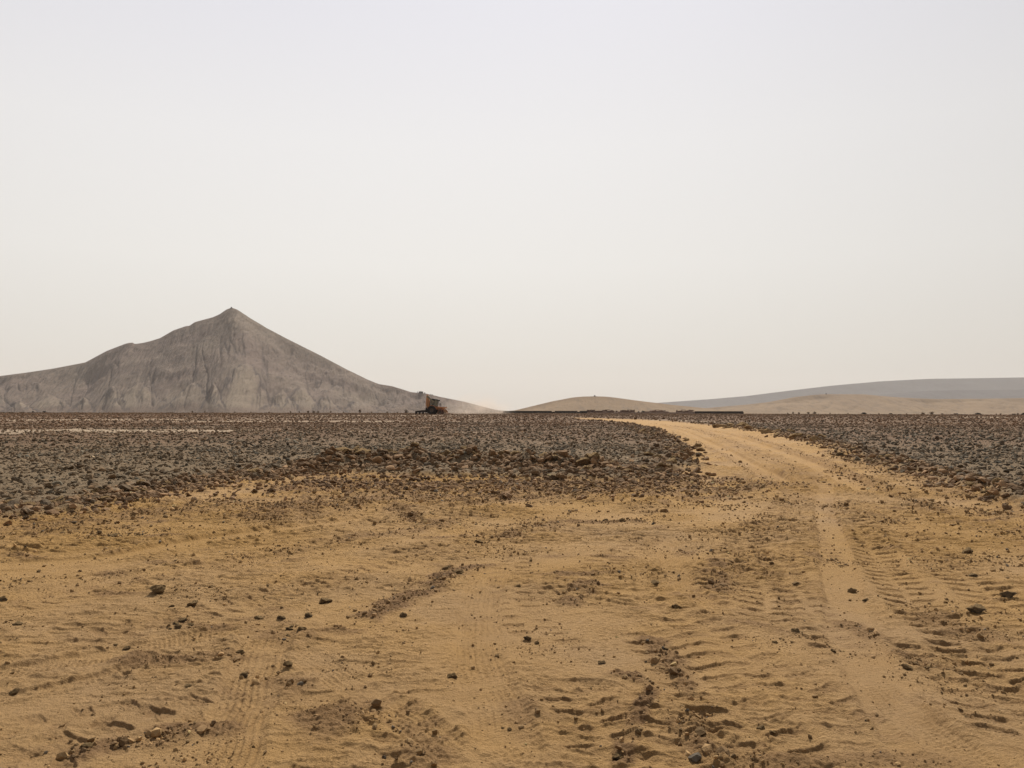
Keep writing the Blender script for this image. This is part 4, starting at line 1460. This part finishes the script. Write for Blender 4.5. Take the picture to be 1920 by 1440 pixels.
def build_backhoe():
    D = 165.0
    p = at_dist(812, 778, D)
    z = float(terrain(np.array([p[0]]), np.array([p[1]]))["z"][0])
    root = empty("backhoe_loader", (p[0], p[1], z - .05), R(-4))
    root.scale = (1.10, 1.10, 1.11)
    tag(root, "dusty orange digger with its rear arm folded upright, working far across the field", "digger")
    # chassis
    bm = bmesh.new()
    prism(bm, [(-1.0, .55), (2.05, .50), (2.1, .85), (.7, 1.0), (-1.05, 1.05)], -.42, .42)
    bm_obj("chassis", bm, M_BLACK, root)
    bm = bmesh.new()
    prism(bm, [(.72, .95), (2.0, .78), (2.1, 1.02), (1.98, 1.34), (1.3, 1.52), (.72, 1.56)], -.40, .40)
    bn = bm_obj("bonnet", bm, M_ORANGE, root)
    bm = bmesh.new()
    for k in range(6): add_box(bm, 2.03, 2.12, -.3, .3, .84 + k * .07, .87 + k * .07)
    bm_obj("grille", bm, M_BLACK, bn)
    # cab
    cab = bmesh.new()
    prism(cab, [(-.55, 1.05), (.75, 1.0), (.78, 1.5), (-.62, 1.5)], -.62, .62)
    cb = bm_obj("cab", cab, M_ORANGE, root)
    bm = bmesh.new()
    for yy in (-.60, .60):
        bar(bm, (.74, 1.5), (.98, 2.78), .09, d=.09, yc=yy)
        bar(bm, (.10, 1.5), (.16, 2.80), .08, d=.08, yc=yy)
        bar(bm, (-.58, 1.5), (-.42, 2.85), .10, d=.09, yc=yy)
    bm_obj("post", bm, M_BLACK, cb)
    bm = bmesh.new()
    prism(bm, [(-.50, 2.80), (1.15, 2.66), (1.25, 2.74), (1.05, 2.86), (-.1, 3.04), (-.55, 2.95)], -.74, .74)
    bm_obj("roof", bm, M_BLACK, cb)
    bm = bmesh.new()
    for yy in (-.615, .595):
        prism(bm, [(-.50, 1.52), (.06, 1.52), (.11, 2.76), (-.36, 2.78)], yy, yy + .02)
        prism(bm, [(.15, 1.52), (.70, 1.52), (.90, 2.68), (.20, 2.74)], yy, yy + .02)
    bm_obj("window", bm, M_GLASS, cb)
    bm = bmesh.new()
    prism(bm, [(-.15, 1.5), (.30, 1.5), (.30, 1.62), (0.0, 1.66), (-.10, 2.25), (-.22, 2.25)], -.24, .24)
    bm_obj("seat", bm, M_BLACK, cb)
    bm = bmesh.new()
    add_box(bm, 1.22, 1.42, -.86, -.66, 2.55, 2.80); bar(bm, (1.0, 2.72), (1.3, 2.75), .04, d=.04, yc=-.72)
    bm_obj("mirror", bm, M_BLACK, cb)
    # fenders, steps
    for s in (-1, 1):
        bm = bmesh.new()
        pts = [(-.1 + math.cos(a) * .93, .85 + math.sin(a) * .93) for a in np.linspace(R(25), R(160), 10)]
        pts += [(-.1 + math.cos(a) * .88, .85 + math.sin(a) * .88) for a in np.linspace(R(160), R(25), 10)]
        prism(bm, pts, s * .95 - .24, s * .95 + .24)
        bm_obj("fender", bm, M_ORANGE, root)
    for s in (-1, 1):
        wheel(root, -.10, s * .95, .85, .82, .46, M_TYRE, .46)
        wheel(root, 1.48, s * .88, .50, .49, .34, M_TYRE2, .5)
    # exhaust
    bm = bmesh.new()
    bar(bm, (1.52, 1.40), (1.52, 2.08), .11, d=.11, yc=-.2); bar(bm, (1.57, 2.06), (1.12, 1.98), .09, d=.10, yc=-.2)
    bar(bm, (1.30, 1.45), (1.14, 1.98), .06, d=.06, yc=-.2)
    bm_obj("exhaust", bm, M_BLACK, root)
    # loader
    for s in (-1, 1):
        bm = bmesh.new()
        bar(bm, (.78, 1.42), (1.75, 1.36), .18, .18, .10, s * .56)
        bar(bm, (1.70, 1.38), (2.62, 1.30), .16, .20, .10, s * .56)
        bar(bm, (2.05, 1.32), (2.2, .75), .15, .14, .09, s * .56)
        bm_obj("loader_arm", bm, M_ARM, root)
        bm = bmesh.new()
        bar(bm, (.95, .82), (1.95, 1.24), .09, .07, .08, s * .56)
        bm_obj("loader_piston", bm, M_STEEL, root)
    bm = bmesh.new()
    outer = [(2.18, 1.12), (2.12, .62), (2.32, .38), (2.78, .30)]
    inner = [(2.74, .36), (2.36, .44), (2.19, .65), (2.25, 1.12)]
    prism(bm, outer + inner, -1.05, 1.05)
    for yy in (-1.05, 1.02):
        prism(bm, [(2.2, 1.1), (2.14, .62), (2.33, .40), (2.76, .32), (2.6, .75)], yy, yy + .03)
    for k in range(7):
        add_box(bm, 2.74, 2.90, -1.0 + k * .32, -.90 + k * .32, .28, .34)
    bm_obj("loader_bucket", bm, M_BUCKET, root)
    # backhoe: swing frame, boom, dipper, bucket, pistons, stabilisers
    bm = bmesh.new()
    prism(bm, [(-1.0, .45), (-1.0, 1.35), (-1.22, 1.25), (-1.3, .55)], -.85, .85)
    bm_obj("swing_frame", bm, M_BLACK, root)
    bm = bmesh.new()
    bar(bm, (-1.14, .85), (-.72, 2.25), .34, .42, .24)
    bar(bm, (-.72, 2.20), (-1.12, 3.58), .42, .28, .24)
    bm_obj("boom", bm, M_ARM, root)
    bm = bmesh.new()
    bar(bm, (-.95, 3.62), (-1.30, 3.76), .20, .10, .16)
    bar(bm, (-1.04, 3.62), (-1.16, 2.2), .42, .46, .22)
    bar(bm, (-1.16, 2.25), (-1.24, 1.15), .46, .30, .22)
    bm_obj("dipper_arm", bm, M_ARM, root)
    bm = bmesh.new()
    bar(bm, (-1.0, 3.52), (-.35, 2.90), .36, .30, .18, -.80); bar(bm, (-.38, 2.92), (.30, 2.36), .26, .22, .14, -.80)
    bm_obj("boom_piston", bm, simple_mat("bare_metal", (0.27, 0.24, 0.17), .3, 4, .5, metal=.2), root)
    bm = bmesh.new()
    prism(bm, [(-1.42, 1.45), (-1.08, 1.40), (-.98, 1.0), (-1.12, .62), (-1.36, .50), (-1.46, .62), (-1.22, .78), (-1.16, 1.0), (-1.36, 1.15)], -.32, .32)
    for k in range(4): add_box(bm, -1.56, -1.40, -.28 + k * .16, -.20 + k * .16, .52, .60)
    bm_obj("digging_bucket", bm, M_BUCKET, root)
    bm = bmesh.new()
    add_box(bm, -1.32, -1.12, -.40, -.2, 1.36, 1.62)
    bm_obj("work_lamp", bm, simple_mat("lamp_casing", (0.55, 0.46, 0.38), .1, 3, .5), root)
    for s in (-1, 1):
        bm = bmesh.new()
        bar(bm, (-1.2, 1.25), (-1.2, .35), .16, .14, .14, s * .95); bar(bm, (-1.4, .30), (-.98, .30), .08, .08, .3, s * .95)
        bm_obj("stabiliser", bm, M_BLACK, root)
    # dark ripper frame trailing low at the rear
    bm = bmesh.new()
    prism(bm, [(-3.35, .42), (-3.30, .66), (-2.2, .80), (-1.3, .82), (-1.3, .50), (-2.3, .46)], -.8, .8)
    for k in range(5):
        for xx in (-3.2, -2.55, -1.9):
            bar(bm, (xx, .5), (xx - .12, -.06), .10, .06, .07, -.72 + k * .36)
    rp = bm_obj("ripper_frame", bm, simple_mat("dark_steel", (0.040, 0.030, 0.028), .35, 3, .7), root)
    bm = bmesh.new()
    for yy in (-.6, 0, .6): bar(bm, (-3.1, .72), (-1.5, .90), .06, .06, .08, yy)
    bm_obj("brace", bm, M_STEEL, rp)
    return root


build_backhoe()

# ------------------------------------------------------------------ dust behind the digger
def dust_cloud():
    D = 172.0
    bm = bmesh.new()
    bmesh.ops.create_icosphere(bm, subdivisions=4, radius=1)
    me = bpy.data.meshes.new("dust_cloud")
    bm.to_mesh(me); bm.free()
    o = bpy.data.objects.new("dust_cloud", me)
    p = at_dist(896, 767, D)
    o.location = (p[0], p[1], 1.6)
    o.scale = (8.4, 5.0, 4.2)
    m = bpy.data.materials.new("dust")
    m.use_nodes = True
    t = m.node_tree
    t.nodes.clear()
    out = t.nodes.new("ShaderNodeOutputMaterial")
    pv = t.nodes.new("ShaderNodeVolumePrincipled")
    pv.inputs["Color"].default_value = (0.88, 0.755, 0.645, 1)
    pv.inputs["Anisotropy"].default_value = 0.3
    tc = t.nodes.new("ShaderNodeTexCoord")
    ln = t.nodes.new("ShaderNodeVectorMath"); ln.operation = 'LENGTH'
    t.links.new(tc.outputs["Object"], ln.inputs[0])
    fall = ramp(t, ln.outputs["Value"], 1.0, .15)
    n = noise(t, 2.2, 4, .6, coord=tc.outputs["Object"])
    nn = ramp(t, n, .38, .68)
    a = t.nodes.new("ShaderNodeMath"); a.operation = 'MULTIPLY'
    t.links.new(fall, a.inputs[0]); t.links.new(nn, a.inputs[1])
    b = t.nodes.new("ShaderNodeMath"); b.operation = 'MULTIPLY'
    t.links.new(a.outputs[0], b.inputs[0]); b.inputs[1].default_value = 0.30
    t.links.new(b.outputs[0], pv.inputs["Density"])
    t.links.new(pv.outputs[0], out.inputs["Volume"])
    me.materials.append(m)
    link(o)
    tag(o, "reddish dust drifting up behind the digger", "dust", kind="stuff")


dust_cloud()

# ------------------------------------------------------------------ haze
def haze():
    bm = bmesh.new()
    add_box(bm, -7300, 7300, -7300, 7300, -16, 300)
    m = bpy.data.materials.new("haze_air")
    m.use_nodes = True
    t = m.node_tree
    t.nodes.clear()
    out = t.nodes.new("ShaderNodeOutputMaterial")
    pv = t.nodes.new("ShaderNodeVolumePrincipled")
    pv.inputs["Color"].default_value = (0.97, 0.95, 0.93, 1)
    pv.inputs["Density"].default_value = 0.00007
    pv.inputs["Anisotropy"].default_value = 0.1
    t.links.new(pv.outputs[0], out.inputs["Volume"])
    o = bm_obj("haze", bm, m)
    tag(o, "thin pale dust haze in the air", "haze", kind="stuff")


haze()
